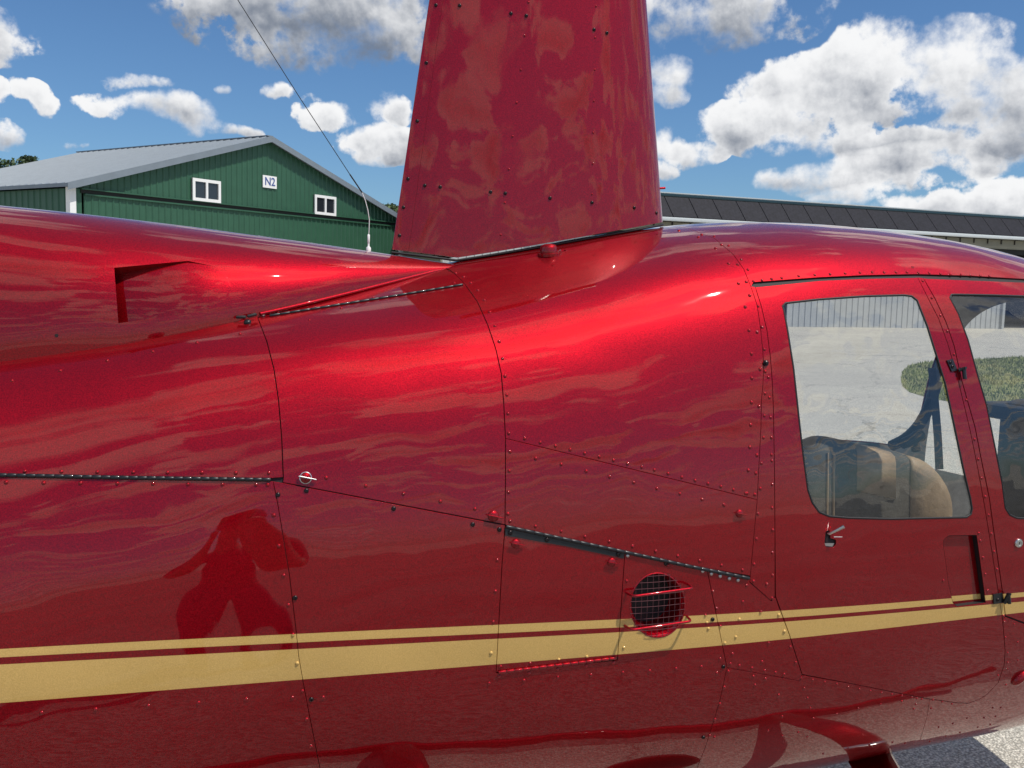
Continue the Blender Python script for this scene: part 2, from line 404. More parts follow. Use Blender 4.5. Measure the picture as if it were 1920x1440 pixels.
def panel(name, surf, segs, mat, parent, gap=0.0011, holes=(), off=0.0, thick=0.004, spacing=0.016, mirror=False, flip=False, rim_mat=None):
    """a sheet of skin cut out of a smooth surface, with a rolled edge and thickness"""
    q = segs if isinstance(segs, np.ndarray) else loop_q(surf, segs)
    q, _, _, _ = shift_loop(surf, q, -gap)
    loops = [q] + [shift_loop(surf, h, gap)[0] for h in holes]
    lo, hi = q.min(0), q.max(0)
    gx = np.arange(lo[0], hi[0] + spacing, spacing); gy = np.arange(lo[1], hi[1] + spacing, spacing * 0.87)
    G = np.array([(x + (spacing / 2 if k % 2 else 0), y) for k, y in enumerate(gy) for x in gx])
    m = inside(q, G)
    for h in loops[1:]: m &= ~inside(h, G)
    G = G[m]
    B = np.concatenate(loops)
    if len(G):
        keep = np.ones(len(G), bool)
        for k in range(0, len(G), 4000):
            d = ((G[k:k + 4000, None, :] - B[None]) ** 2).sum(2).min(1); keep[k:k + 4000] = d > (0.45 * spacing) ** 2
        G = G[keep]
    allq = np.concatenate([B, G]) if len(G) else B
    edges = []; o = 0
    for L in loops:
        n = len(L); edges += [(o + i, o + (i + 1) % n) for i in range(n)]; o += n
    vv, ee, ff, *_ = delaunay_2d_cdt([Vector((float(a), float(b))) for a, b in allq], edges, [], 0, 1e-7)
    V2 = np.array([(p.x, p.y) for p in vv]); ff = np.array([f for f in ff if len(f) == 3])
    c = V2[ff].mean(1); m = inside(loops[0], c)
    for h in loops[1:]: m &= ~inside(h, c)
    ff = ff[m]
    u, v = V2[:, 0], V2[:, 1] / surf.sv
    P = surf.eval(u, v); N = surf.normal(u, v); P = P + N * off
    fn = np.cross(P[ff[:, 1]] - P[ff[:, 0]], P[ff[:, 2]] - P[ff[:, 0]]); bad = (fn * N[ff].mean(1)).sum(1) < 0
    ff[bad] = ff[bad][:, ::-1]
    verts = [P]; norms = [N]; faces = [tuple(f) for f in ff]; base = len(P); rimf = []
    if thick > 0:
        for li, L in enumerate(loops):
            _, LP, LN, lo_ = shift_loop(surf, L, 0.0)
            if li > 0: lo_ = -lo_
            LP = LP + LN * off; n = len(L); r = min(0.0008, gap * 0.7)
            a = LP; b = LP + lo_ * r - LN * r; c_ = LP + lo_ * r - LN * thick
            verts += [a, b, b, c_]; norms += [LN, lo_, lo_, lo_]
            ccw = (np.cross(LP[1] - LP[0], LN[0]) * lo_[0]).sum() > 0
            for i in range(n):
                j = (i + 1) % n
                for (p, q2) in ((0, 1), (2, 3)):
                    f = (base + p * n + i, base + q2 * n + i, base + q2 * n + j, base + p * n + j)
                    rimf.append(f if ccw else f[::-1])
            base += 4 * n
    Vt = np.concatenate(verts); Nt = np.concatenate(norms)
    fl = faces + rimf
    if mirror: Vt = Vt * [1, -1, 1]; Nt = Nt * [1, -1, 1]; fl = [f[::-1] for f in fl]
    if flip: Nt = -Nt; fl = [f[::-1] for f in fl]
    ob = mesh_obj(name, Vt, fl, mat, parent, True)
    ob.data.normals_split_custom_set_from_vertices([tuple(x) for x in Nt])
    if rim_mat:
        ob.data.materials.append(MATS[rim_mat])
        mi = [0] * len(faces) + [1] * len(rimf); ob.data.polygons.foreach_set('material_index', mi)
    return ob
def surf_line(surf, segs, off=0.0, step=9.0):
    q = loop_q(surf, segs, step, closed=False); last = segs[-1]
    if last[0] != 'S':
        u, v = surf.find([last]); q = np.concatenate([q, [(u[0], v[0] * surf.sv)]])
    else: q = np.concatenate([q, [(last[1], last[2] * surf.sv)]])
    u, v = q[:, 0], q[:, 1] / surf.sv
    return surf.eval(u, v) + surf.normal(u, v) * off, surf.normal(u, v)
def orient(n, along=None):
    """quaternion whose Z is the normal n and whose X follows the given direction"""
    n = Vector(n).normalized(); x = Vector(along) if along is not None else Vector((1, 0, 0))
    x = (x - n * x.dot(n)).normalized(); y = n.cross(x)
    return Matrix((x, y, n)).transposed().to_quaternion()
def place(me, name, p, n, parent, along=None, scale=1.0):
    o = bpy.data.objects.new(name, me); o.rotation_mode = 'QUATERNION'; o.rotation_quaternion = orient(n, along)
    o.location = p; o.scale = (scale,) * 3; return link(o, parent)
def lathe(prof, n=16):
    V, F = [], []
    for (r, z) in prof:
        for k in range(n): V.append((r * math.cos(2 * PI * k / n), r * math.sin(2 * PI * k / n), z))
    for i in range(len(prof) - 1):
        for k in range(n): F.append((i * n + k, i * n + (k + 1) % n, (i + 1) * n + (k + 1) % n, (i + 1) * n + k))
    F.append(tuple((len(prof) - 1) * n + k for k in range(n)))
    return V, F
def lathe_mesh(name, prof, mat, n=16):
    V, F = lathe(prof, n); me = bpy.data.meshes.new(name); me.from_pydata(V, [], F)
    me.polygons.foreach_set('use_smooth', [True] * len(me.polygons)); me.set_sharp_from_angle(angle=0.7); me.materials.append(MATS[mat]); return me
# ------------------------------------------------------------------ paint with the two gold stripes
ROOT = empty('helicopter', (0, 0, 0))
tag(ROOT, 'glossy dark red helicopter with two gold stripes along its riveted side, filling the foreground', 'helicopter')

TR = [[(0,1215),(280,1204),(560,1190),(930,1172),(1180,1157),(1340,1151),(1460,1146),(1640,1134),(1790,1124.5),(1887,1112),(1920,1109)],
      [(0,1231),(280,1220),(560,1206),(930,1187),(1160,1175),(1340,1165),(1465,1159),(1640,1146),(1790,1134),(1887,1121),(1920,1118)],
      [(0,1245),(280,1232),(560,1219.5),(930,1195),(1180,1184),(1342,1174.5),(1475,1166),(1640,1153),(1805,1138),(1887,1131),(1920,1127)],
      [(0,1318),(280,1296),(567,1276),(930,1245),(1180,1225),(1352,1208),(1503,1196),(1640,1182),(1750,1168),(1880,1152),(1920,1148)]]
STRIPE = []
for tr in TR:
    u, v = HULL.find(tr); P = HULL.eval(u, v); STRIPE.append(np.polyfit(P[:, 0], P[:, 2], 3))

def stripe_mask(nb, tcn):
    s = nb.node('ShaderNodeSeparateXYZ'); nb.link(tcn.outputs['Object'], s.inputs[0])
    x = nb.math('MINIMUM', nb.math('MAXIMUM', s.outputs[0], -0.9), 3.2); z = s.outputs[2]
    def curve(c):
        r = nb.math('MULTIPLY_ADD', x, float(c[0]), float(c[1])); r = nb.math('MULTIPLY_ADD', r, x, float(c[2]))
        return nb.math('MULTIPLY_ADD', r, x, float(c[3]))
    E = [nb.math('SUBTRACT', z, curve(c)) for c in STRIPE]
    a = 0.0006
    def band(t, b):
        return nb.math('MULTIPLY', nb.smooth(E[t], -a, a, 1.0, 0.0), nb.smooth(E[b], -a, a))
    return nb.math('MAXIMUM', band(0, 1), band(2, 3))

def paint(name, stripes=True, wave=1.0, red=(0.275, 0.0017, 0.0058), gloss=0.020):
    m, nb, out = new_mat(name)
    p = nb.node('ShaderNodeBsdfPrincipled'); nb.link(p.outputs[0], out.inputs[0])
    tcn = nb.node('ShaderNodeTexCoord'); tcn.object = ROOT
    o = tcn.outputs['Object']
    fl = nb.noise(o, 360, 2, 0.7).outputs[0]
    redv = nb.mix(nb.smooth(fl, 0.30, 0.72), tuple(c * 0.70 for c in red) + (1,), tuple(min(1, c * 1.34) for c in red) + (1,))
    if stripes:
        mk = stripe_mask(nb, tcn)
        gold = nb.mix(nb.smooth(fl, 0.3, 0.7), (0.60, 0.375, 0.115, 1), (0.70, 0.45, 0.145, 1))
        col = nb.mix(mk, redv, gold)
        nb.link(nb.fmix(mk, 0.70, 0.2), p.inputs['Metallic']); nb.link(nb.fmix(mk, 0.46, 0.5), p.inputs['Roughness'])
    else:
        col = redv; p.inputs['Metallic'].default_value = 0.70; p.inputs['Roughness'].default_value = 0.46
    # faint dust and hand marks in the gloss
    dust = nb.smooth(nb.noise(o, 7, 6, 0.65, 0.6).outputs[0], 0.56, 0.74)
    nb.link(col, p.inputs['Base Color'])
    p.inputs['Specular IOR Level'].default_value = 0.0       # the clear coat alone makes the gloss
    p.inputs['Coat Weight'].default_value = 1.0; p.inputs['Coat IOR'].default_value = 1.5
    nb.link(nb.math('MULTIPLY_ADD', dust, 0.030, gloss), p.inputs['Coat Roughness'])
    mpg = nb.node('ShaderNodeMapping'); mpg.inputs['Scale'].default_value = (1, 1, 1) if stripes else (1.5, 1.5, .38); nb.link(o, mpg.inputs[0]); wo_ = mpg.outputs[0]
    # thin sheet metal is never quite flat
    wv = nb.math('ADD', nb.math('MULTIPLY', nb.noise(o, 170, 2, 0.6).outputs[0], nb.math('MULTIPLY', dust, 0.005)), nb.math('ADD', nb.math('MULTIPLY', nb.noise(wo_, 3.2, 1, 0.4).outputs[0], 1.0), nb.math('MULTIPLY', nb.noise(wo_, 10, 1, 0.5).outputs[0], 0.06)))
    b = nb.node('ShaderNodeBump'); b.inputs['Strength'].default_value = 1.0; b.inputs['Distance'].default_value = 0.010 * wave
    nb.link(wv, b.inputs['Height']); nb.link(b.outputs[0], p.inputs['Coat Normal'])
    b2 = nb.node('ShaderNodeBump'); b2.inputs['Strength'].default_value = 0.35; b2.inputs['Distance'].default_value = 0.0012
    nb.link(nb.noise(o, 540, 2, 0.6).outputs[0], b2.inputs['Height']); nb.link(b.outputs[0], b2.inputs['Normal'])
    nb.link(b2.outputs[0], p.inputs['Normal'])
    return m
paint('paint'); paint('rivet_paint', True, 0.0, (0.30, 0.002, 0.007), 0.07); paint('fairing_paint', False, 0.9, (0.31, 0.0026, 0.0095))
simple('liner', (0.012, 0.006, 0.007), 0.7)
simple('cabin_lining', (0.17, 0.167, 0.16), 0.8, var=0.2, vscale=30)
simple('black_metal', (0.012, 0.013, 0.015), 0.38, 0.2, coat=0.2)
simple('black_rubber', (0.010, 0.010, 0.011), 0.6)
simple('steel', (0.62, 0.61, 0.58), 0.25, 1.0)
simple('dark_screw', (0.045, 0.035, 0.035), 0.30, 0.9)
simple('bright_screw', (0.55, 0.50, 0.48), 0.28, 1.0)
simple('grey_trim', (0.22, 0.23, 0.24), 0.35)
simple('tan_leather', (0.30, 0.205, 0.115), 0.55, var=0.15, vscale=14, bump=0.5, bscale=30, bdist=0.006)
simple('seat_shade_tone', (0.060, 0.053, 0.040), .8, var=.15, vscale=40, bump=.4, bscale=9, bdist=.02)  # darkened colour standing for the tan seat's shaded part
simple('dark_fabric', (0.055, 0.055, 0.05), 0.85, var=0.3, vscale=200)
simple('belt', (0.03, 0.032, 0.035), 0.8)
simple('white_plastic', (0.80, 0.80, 0.78), 0.4)
simple('mesh_grey', (0.15, 0.055, 0.06), .4, .5)
simple('duct_dark', (0.018, 0.014, 0.014), 0.7)
def glass(name, tint=(0.94, 0.955, 0.955), gain=2.5):
    m, nb, out = new_mat(name)
    tr = nb.node('ShaderNodeBsdfTransparent'); tr.inputs[0].default_value = (*tint, 1)
    gl = nb.node('ShaderNodeBsdfGlossy'); gl.inputs['Roughness'].default_value = 0.0
    tcn = nb.node('ShaderNodeTexCoord')
    b = nb.node('ShaderNodeBump'); b.inputs['Distance'].default_value = 0.006
    nb.link(nb.noise(tcn.outputs['Object'], 5, 2, 0.5).outputs[0], b.inputs['Height']); nb.link(b.outputs[0], gl.inputs['Normal'])
    ge = nb.node('ShaderNodeNewGeometry')                 # Schlick's law, the same from both sides of the thin sheet
    cs_ = nb.math('ABSOLUTE', nb.vmath('DOT_PRODUCT', ge.outputs['Normal'], ge.outputs['Incoming']))
    f = nb.math('MULTIPLY_ADD', nb.math('POWER', nb.math('SUBTRACT', 1.0, cs_), 5.0), 0.93, 0.045 * gain, clamp=True)
    mx = nb.node('ShaderNodeMixShader'); nb.link(f, mx.inputs[0]); nb.link(tr.outputs[0], mx.inputs[1]); nb.link(gl.outputs[0], mx.inputs[2])
    # a light haze of dust and polishing marks on the acrylic
    df = nb.node('ShaderNodeBsdfDiffuse'); df.inputs[0].default_value = (0.8, 0.8, 0.8, 1)
    mp = nb.node('ShaderNodeMapping'); mp.inputs['Scale'].default_value = (3, 3, 26); mp.inputs['Rotation'].default_value = (0, 0.5, 0)
    nb.link(tcn.outputs['Object'], mp.inputs[0])
    sm = nb.smooth(nb.noise(mp.outputs[0], 6, 5, 0.6).outputs[0], 0.5, 0.8, 0.0, 0.022)
    m2 = nb.node('ShaderNodeMixShader'); nb.link(sm, m2.inputs[0]); nb.link(mx.outputs[0], m2.inputs[1]); nb.link(df.outputs[0], m2.inputs[2])
    nb.link(m2.outputs[0], out.inputs[0]); return m
glass('acrylic')

# ------------------------------------------------------------------ outlines, in photo points lying on the hull
CREASE = [(0,678),(120,662),(245,643),(370,619),(483,594),(640,555),(760,524),(835,503)]
SEAM3U = [(483,596),(500,640),(513,690),(522,750),(528,820),(531,895)]
SEAM3L = [(512,902),(520,940),(530,1000),(543,1080),(555,1180),(560,1230),(568,1277),(580,1340),(600,1440)]
SEAM2 = [(835,503),(855,515),(873,534),(895,565),(915,610),(930,655),(940,700),(945,760),(948,822)]
SEAM2L = [(948,822),(948,900),(947,984)]
SEAMIN = [(1408,537),(1420,573),(1426,613),(1430,653),(1432,683),(1431,717),(1428,750),(1427,800),(1423,878),(1420,937)]
ROOFSEAM = [(1300,432),(1340,447),(1375,477),(1395,505),(1408,537)]
DOORL = [(1416,538),(1428,577),(1438,620),(1444,667),(1448,717),(1450,767),(1452,880),(1453,1000),(1454,1118)]
DOORL2 = [(1454,1118),(1480,1190),(1504,1265)]
DOORB = [(1504,1265),(1600,1283),(1700,1303),(1743,1311),(1795,1318),(1815,1319),(1835,1312),(1850,1303)]
DOORR = [(1721,520),(1742,562),(1760,597),(1777,643),(1797,713),(1820,810),(1834,880),(1847,952),(1860,1033),(1871,1103),(1880,1160),(1885,1220),(1883,1247),(1872,1280),(1850,1303)]
GAPD = [(1731,521),(1754,562),(1774,605),(1789,649),(1803,713),(1828,801),(1841,868),(1855,935),(1863,995),(1877,1092),(1885,1155)]
W1 = [(1470,582),(1467,574),(1473,568),(1535,561),(1622,555),(1695,553),(1710,555),(1720,563),(1739,611),(1760,678),(1773,720),(1790,800),(1806,876),(1820,935),(1823,953),(1821,964),(1812,970),(1671,973),(1590,971),(1555,968),(1536,960),(1523,942),(1515,919),(1508,868),(1500,801),(1488,690),(1477,620)]
POCKET = [(1769,1019),(1771,1011),(1779,1005),(1831,1004),(1848,1130),(1795,1137),(1787,1130),(1779,1092)]
SLOT = [(1549,997),(1555,995),(1557,1010),(1567,1013),(1567,1020),(1563,1026),(1549,1024),(1547,1018)]
def sfor(p): u, v = HULL.find([p]); return float(v[0])
def xfor(p): u, v = HULL.find([p]); return float(u[0])
XA, XF = -1.1, 3.17
s_cr, s_hg = sfor((0, 678)), sfor((0, 889))
w2t, w2b = sfor((1800, 552)), sfor((1906, 971))
W2 = [(1781,558),(1784,552),(1800,552),(1860,553),(1920,555),('S',2.70,w2t+.02),('S',2.86,w2t+.10),('S',2.95,w2t+.9),('S',2.99,w2b-.8),('S',2.97,w2b-.15),('S',2.93,w2b),('S',2.7,w2b),(1920,972),(1906,971),(1893,965),(1885,952),(1879,905),(1867,845),(1850,760),(1832,699),(1815,637),(1797,588)]
d_top = sfor((1920, 526))
VENT_C = (1233, 1135)
VENT = [(1233 + 51 * math.cos(a) + 3 * math.sin(a), 1135 + 60 * math.sin(a) - 4 * math.cos(a)) for a in np.linspace(0, 2 * PI, 40, endpoint=False)]
HT = [(873, 534), (780, 550), (680, 565), (580, 580), (486, 595)]       # upper hinge line
HM = [(947, 984), (1060, 1009), (1172, 1033), (1326, 1066), (1407, 1081)]  # middle hinge line

W1q = loop_q(HULL, W1, 5); W2q = loop_q(HULL, W2, 5); VENTq = loop_q(HULL, VENT, 5); POCKq = loop_q(HULL, POCKET, 4); SLOTq = loop_q(HULL, SLOT, 3)

# ------------------------------------------------------------------ skin panels
P = {}
def mk(key, name, segs, **k): P[key] = panel(name, HULL, segs, k.pop('mat', 'paint'), ROOT, rim_mat='paint', **k); return P[key]
mk('aft_up', 'cowl_panel', [('S', XA, s_cr)] + CREASE[:5] + SEAM3U[1:] + [(512, 897), (0, 889), ('S', XA, s_hg)], gap=.0016)
mk('aft_low', 'side_panel', [('S', XA, s_hg), (0, 892), (512, 902)] + SEAM3L[1:] + [('S', .36, 10.9), ('S', .38, 12), ('S', XA, 12)], gap=.0014)
mk('mid_up', 'cowl_panel', SEAM3U[::-1] + HT[::-1][1:] + SEAM2[3:] + SEAM2L[1:] + [(530, 905)], gap=.0018)
mk('sliver', 'cowl_panel', [(484, 595)] + CREASE[5:] + SEAM2[1:3] + HT[1:-1], gap=.001)
mk('mid_low', 'side_panel', SEAM3L[::-1] + [(512, 902), (947, 985), (941, 1060), (930, 1262), (1158, 1238), (1172, 1036), (1326, 1069), (1363, 1252), (1350, 1313), (1340, 1347), (1323, 1400), (1307, 1440), ('S', 1.33, 10.9), ('S', 1.33, 12), ('S', .38, 12), ('S', .36, 10.9)], holes=[VENTq], gap=.0011)
mk('access', 'access_door', [(947, 987), (1172, 1036), (1158, 1237), (930, 1261), (941, 1060)], gap=.0016)
x0 = xfor((838, 503))
mk('upper', 'cowl_panel', [('S', x0, .02), ('S', x0, sfor((838, 503)))] + SEAM2[1:] + [(1420, 937)] + SEAMIN[::-1][1:] + ROOFSEAM[::-1][1:] + [('S', 1.487, .7), ('S', 1.49, .02)], gap=.0013)
mk('belt', 'side_panel', [(948, 822), (1420, 937), (1407, 1080)] + HM[::-1][1:] + [(948, 900)], gap=.0013)
mk('strip', 'frame_strip', SEAMIN + [(1407, 1080), (1406, 1091), (1445, 1126), (1453, 1118)] + DOORL[::-1][1:], gap=.0009)
mk('corner', 'side_panel', [(1326, 1068), (1407, 1082), (1406, 1092), (1446, 1127), (1454, 1120)] + DOORL2[1:] + [(1500, 1277), (1363, 1252)], gap=.0014)
mk('belly', 'belly_panel', [(1363, 1252), (1500, 1277), (1504, 1266)] + DOORB[1:4] + [(1738, 1345), (1725, 1388), ('S', 2.06, 11), ('S', 2.06, 12), ('S', 1.33, 12), ('S', 1.33, 10.9), (1307, 1440), (1323, 1400), (1340, 1347), (1350, 1313)], gap=.0009)
mk('nose_low', 'belly_panel', DOORB[3:] + DOORR[::-1][1:5] + [(1886, 1157), (1920, 1170), ('S', XF, sfor((1920, 1170)) + .25), ('S', XF, 12), ('S', 2.06, 12), ('S', 2.06, 11), (1725, 1388), (1738, 1345)], gap=.0011)
mk('door', 'rear_door', DOORL[:-1] + DOORL2 + DOORB[1:] + DOORR[::-1][1:] + [(1622, 522), (1535, 526)], holes=[W1q, POCKq, SLOTq], gap=.0018)
mk('post', 'door_post', DOORR[:11] + GAPD[::-1], gap=.0012)
mk('fdoor', 'front_door', GAPD + [(1920, 1168), ('S', XF, sfor((1920, 1168)) + .25), ('S', XF, d_top), (1920, 529)], holes=[W2q], gap=.0026)
mk('roof', 'roof_panel', [('S', 1.49, .02), ('S', 1.487, .7)] + ROOFSEAM + [(1413, 529), (1535, 520), (1622, 516), (1720, 514), (1820, 517), (1920, 523), ('S', XF, d_top - .05), ('S', XF, .02)], gap=.0009)

# inner skin, seen as the dark bottom of every joint
holes = [shift_loop(HULL, W1q, .02)[0], shift_loop(HULL, W2q, .02)[0], shift_loop(HULL, VENTq, .012)[0], shift_loop(HULL, POCKq, .012)[0]]
full = [('S', XA, .02), ('S', XF, .02), ('S', XF, 12), ('S', XA, 12)]
panel('inner_skin', HULL, full, 'liner', ROOT, gap=0, holes=holes, off=-.005, thick=0, spacing=.035)
panel('cabin_lining', HULL, [('S', 1.5, .02), ('S', XF, .02), ('S', XF, 12), ('S', 1.5, 12)], 'cabin_lining', ROOT, gap=0, holes=holes[:2] + holes[3:], off=-.020, thick=0, spacing=.035, flip=True)
# the far side
lw1 = W1q; lw2 = loop_q(HULL, [('S', 2.35, d_top + .15), ('S', 2.41, d_top), ('S', 3.05, d_top - .45), ('S', 3.12, d_top - .2), ('S', 3.13, w2b - .4), ('S', 3.08, w2b - .05), ('S', 2.58, w2b), ('S', 2.50, w2b - .3)])
panel('left_side_skin', HULL, full, 'paint', ROOT, gap=0, holes=[lw1, lw2], thick=.004, spacing=.035, mirror=True)
panel('cabin_lining', HULL, [('S', 1.5, .02), ('S', XF, .02), ('S', XF, 12), ('S', 1.5, 12)], 'cabin_lining', ROOT, gap=0, holes=[shift_loop(HULL, lw1, .004)[0], shift_loop(HULL, lw2, .004)[0]], off=-.012, thick=0, spacing=.035, mirror=True, flip=True)
for qq in (lw1, lw2): panel('window', HULL, qq, 'acrylic', ROOT, gap=0, off=-.002, thick=0, spacing=.03, mirror=True)
for mir in (False, True):
    panel('nose_shell', HULL, [('S', XF, 7.6), ('S', 3.79, 7.6), ('S', 3.79, 12), ('S', XF, 12)], 'paint', ROOT, gap=0, thick=0, spacing=.04, mirror=mir)
    panel('cabin_lining', HULL, [('S', XF, 7.6), ('S', 3.76, 7.6), ('S', 3.76, 12), ('S', XF, 12)], 'cabin_lining', ROOT, gap=0, off=-.012, thick=0, spacing=.04, mirror=mir, flip=True)
    panel('windshield', HULL, [('S', XF, .0), ('S', 3.79, .0), ('S', 3.79, 7.6), ('S', XF, 7.6)], 'acrylic', ROOT, gap=0, thick=0, spacing=.04, mirror=mir)
# windows of the near side, with their seals
for d, qq, in ((P['door'], W1q), (P['fdoor'], W2q)):
    panel('window', HULL, qq, 'acrylic', d, gap=-.002, off=-.0035, thick=0, spacing=.02)
    u, v = qq[:, 0], qq[:, 1] / HULL.sv
    tube('window_seal', HULL.eval(u, v) + HULL.normal(u, v) * -.0012, .0030, 'black_rubber', d, 8, True)
# tail cone behind the frame
s_ = np.linspace(0, 12, 40); sec = HULL.eval(np.full(40, XA), s_); ring0 = np.concatenate([sec, (sec * [1, -1, 1])[::-1][1:-1]]); nr = len(ring0)
V = list(ring0); F = []
for k, (x, r, z) in enumerate(((-1.5, .30, 1.10), (-2.2, .17, 1.18), (-5.2, .09, 1.22))):
    c0 = np.array([x, 0, z]); dirs = (ring0 - [XA, 0, .96])[:, 1:]; dirs = dirs / np.linalg.norm(dirs, axis=1, keepdims=True)
    V += [np.array([x, d[0] * r * .9, z + d[1] * r]) for d in dirs]
for k in range(3):
    for i in range(nr):
        j = (i + 1) % nr; F.append((k * nr + i, k * nr + j, (k + 1) * nr + j, (k + 1) * nr + i))
F.append(tuple(3 * nr + i for i in range(nr)))
mesh_obj('tail_boom', V, F, 'paint', ROOT, True)

# ------------------------------------------------------------------ hump behind the mast with its air scoop
class Deck(Surf):
    sv = 0.45                                            # v runs 0 (ridge) .. 1 (crease)
    def __init__(self):
        rid = [(0,385),(125,397),(300,418),(500,447),(700,470)]
        rp = np.array([at_y(px, py - 1.0, -0.03) for px, py in rid])
        rx = np.concatenate([[-1.25, -.8], rp[:, 0], [.80]]); rz = np.concatenate([[1.835, 1.833], rp[:, 2], [1.706]])
        cp = HULL.eval(*HULL.find(CREASE)); o = np.argsort(cp[:, 0]); cp = cp[o]
        sl = (cp[1] - cp[0]) / (cp[1, 0] - cp[0, 0]); ext = np.array([cp[0] + sl * (x - cp[0, 0]) for x in (-1.25, -.8)])
        ext[:, 1] = cp[0, 1] + .02
        cp = np.concatenate([ext, cp]); self.cx = cp[:, 0]; self.rx = rx
        self.c_y = np.polyfit(cp[:, 0], cp[:, 1], 5); self.c_z = np.polyfit(cp[:, 0], cp[:, 2], 5); self.r_z = np.polyfit(rx, rz, 3)
        self.sign = 1.0; us = np.arange(-1.2, .80, .02); vs = np.linspace(0, 1, 60)
        if self.normal(np.array([0.0]), np.array([.5]))[0][1] > 0: self.sign = -1.0
        self.setup(us, vs)
    def eval(self, u, v):
        u = np.asarray(u, float); v = np.asarray(v, float)
        yc = np.polyval(self.c_y, u); zc = np.polyval(self.c_z, u) - .004; zr = np.polyval(self.r_z, u)
        zr = np.maximum(zr, zc + .01)
        th = v * PI / 2; e = 0.80
        y = yc * np.sign(np.sin(th)) * np.abs(np.sin(th)) ** 0.95; z = zc + (zr - zc) * (np.maximum(np.cos(th), 0) + 1e-9) ** 0.85
        return np.stack([u, y, z], 1)
DECK = Deck()
nu, nv = 34, 16
def scoop_edges(t):
    """upper and lower edge of the opening at t (0 = tail end, 1 = front end)"""
    top = np.interp(t, [0, .63, .87, .97, 1], [0, 1, 2, 3, 4]); up = np.array([(214, 502), (352, 489), (405, 500), (427, 520), (433, 538)])
    lo = np.array([(222, 606), (360, 586), (408, 574), (428, 556), (433, 538)])
    f = lambda A: np.array([np.interp(top, range(5), A[:, 0]), np.interp(top, range(5), A[:, 1])])
    return f(up), f(lo)
SC = [tuple(scoop_edges(i / (nu - 1))[0]) for i in range(nu)] + [tuple(scoop_edges(i / (nu - 1))[1]) for i in range(nu - 2, -1, -1)]
SCq = loop_q(DECK, SC, 50)
panel('mast_hump', DECK, [('S', -1.2, 0.0), ('S', .79, 0.0), ('S', .79, 1.0), ('S', -1.2, 1.0)], 'paint', ROOT, gap=0, holes=[SCq], thick=0, spacing=.012)
panel('mast_hump', DECK, [('S', -1.2, 0.0), ('S', .79, 0.0), ('S', .79, 1.0), ('S', -1.2, 1.0)], 'paint', ROOT, gap=0, thick=0, spacing=.04, mirror=True)
# scoop: a ramp that sinks into the hump towards the tail
V, F = [], []
dep = lambda t: .036 * max(0.0, 1 - t / .92) ** 1.9
allp = []
for i in range(nu):
    a, b = scoop_edges(i / (nu - 1)); allp += [tuple(a), tuple(b)]
su, sv_ = DECK.find(allp); su = su.reshape(nu, 2); sv_ = sv_.reshape(nu, 2)
for i in range(nu):
    t = i / (nu - 1)
    for j in range(nv):
        r = j / (nv - 1); u = su[i, 0] * (1 - r) + su[i, 1] * r; v = sv_[i, 0] * (1 - r) + sv_[i, 1] * r
        p = DECK.eval([u], [v])[0]; n = DECK.normal(np.array([u]), np.array([v]))[0]; V.append(p - n * dep(t))
for i in range(nu - 1):
    for j in range(nv - 1): F.append((i * nv + j, (i + 1) * nv + j, (i + 1) * nv + j + 1, i * nv + j + 1))
for j in range(nv):                                                     # the floor runs on under the tail-end lip
    V.append(V[j] + (V[j] - V[nv * 2 + j]) * 3.5)
for j in range(nv - 1): F.append((nu * nv + j, j, j + 1, nu * nv + j + 1))
for jj, col in ((0, 0), (nv - 1, 1)):                                   # side walls
    b0 = len(V)
    for i in range(nu):
        p = DECK.eval([su[i, col]], [sv_[i, col]])[0]; V.append(p); V.append(V[i * nv + jj])
    for i in range(nu - 1):
        f = (b0 + 2 * i, b0 + 2 * i + 1, b0 + 2 * i + 3, b0 + 2 * i + 2); F.append(f if col == 0 else f[::-1])
mesh_obj('air_scoop', V, F, 'paint', ROOT, True)
u, v = SCq[:, 0], SCq[:, 1] / DECK.sv
lip = [k for k in range(len(SCq)) if proj(DECK.eval([u[k]], [v[k]]))[0][0] < 330]
# bright trim along the crease ahead of the scoop
us_ = np.linspace(xfor((488, 593)), xfor((826, 505)), 40); L = DECK.eval(us_, np.full(40, .985)) + np.array([0, -.004, .002])
tube('edge_trim', L, .0042, 'fairing_paint', ROOT, 8)

# ------------------------------------------------------------------ mast fairing
te0, te1 = at_y(735, 468, 0.0), at_y(805, 0, 0.0)
le0, le1 = at_y(1238, 417, 0.0), at_y(1208, 0, 0.0)
class Fairing(Surf):
    sv = 0.9                                             # u = height, v = 0 (leading edge) .. 1 (trailing edge)
    def __init__(self):
        self.sign = 1.0; us = np.arange(1.6, 2.76, .02); vs = np.linspace(0, 1, 90)
        if self.normal(np.array([2.0]), np.array([.5]))[0][1] > 0: self.sign = -1.0
        self.setup(us, vs)
    def chord(self, z):
        a = te0[0] + (te1[0] - te0[0]) * (z - te0[2]) / (te1[2] - te0[2]); b = le0[0] + (le1[0] - le0[0]) * (z - le0[2]) / (le1[2] - le0[2])
        return a, b
    def eval(self, z, v):
        z = np.asarray(z, float); v = np.abs(np.asarray(v, float)); a, b = self.chord(z)
        x = v ** 1.5                                     # closer stations at the nose
        t = 0.26; yt = 5 * t * (.2969 * np.sqrt(np.maximum(x, 0)) - .1260 * x - .3516 * x ** 2 + .2843 * x ** 3 - .1036 * x ** 4)
        return np.stack([b + (a - b) * x, -np.maximum(yt, 0) * (b - a) - .0015 * x, z], 1)
FAIR = Fairing()
def roof_z(X, y):
    s = np.linspace(0, 4, 80); p = HULL.eval(np.full(80, X), s); return float(np.interp(y, -p[:, 1], p[:, 2]))
bot = []
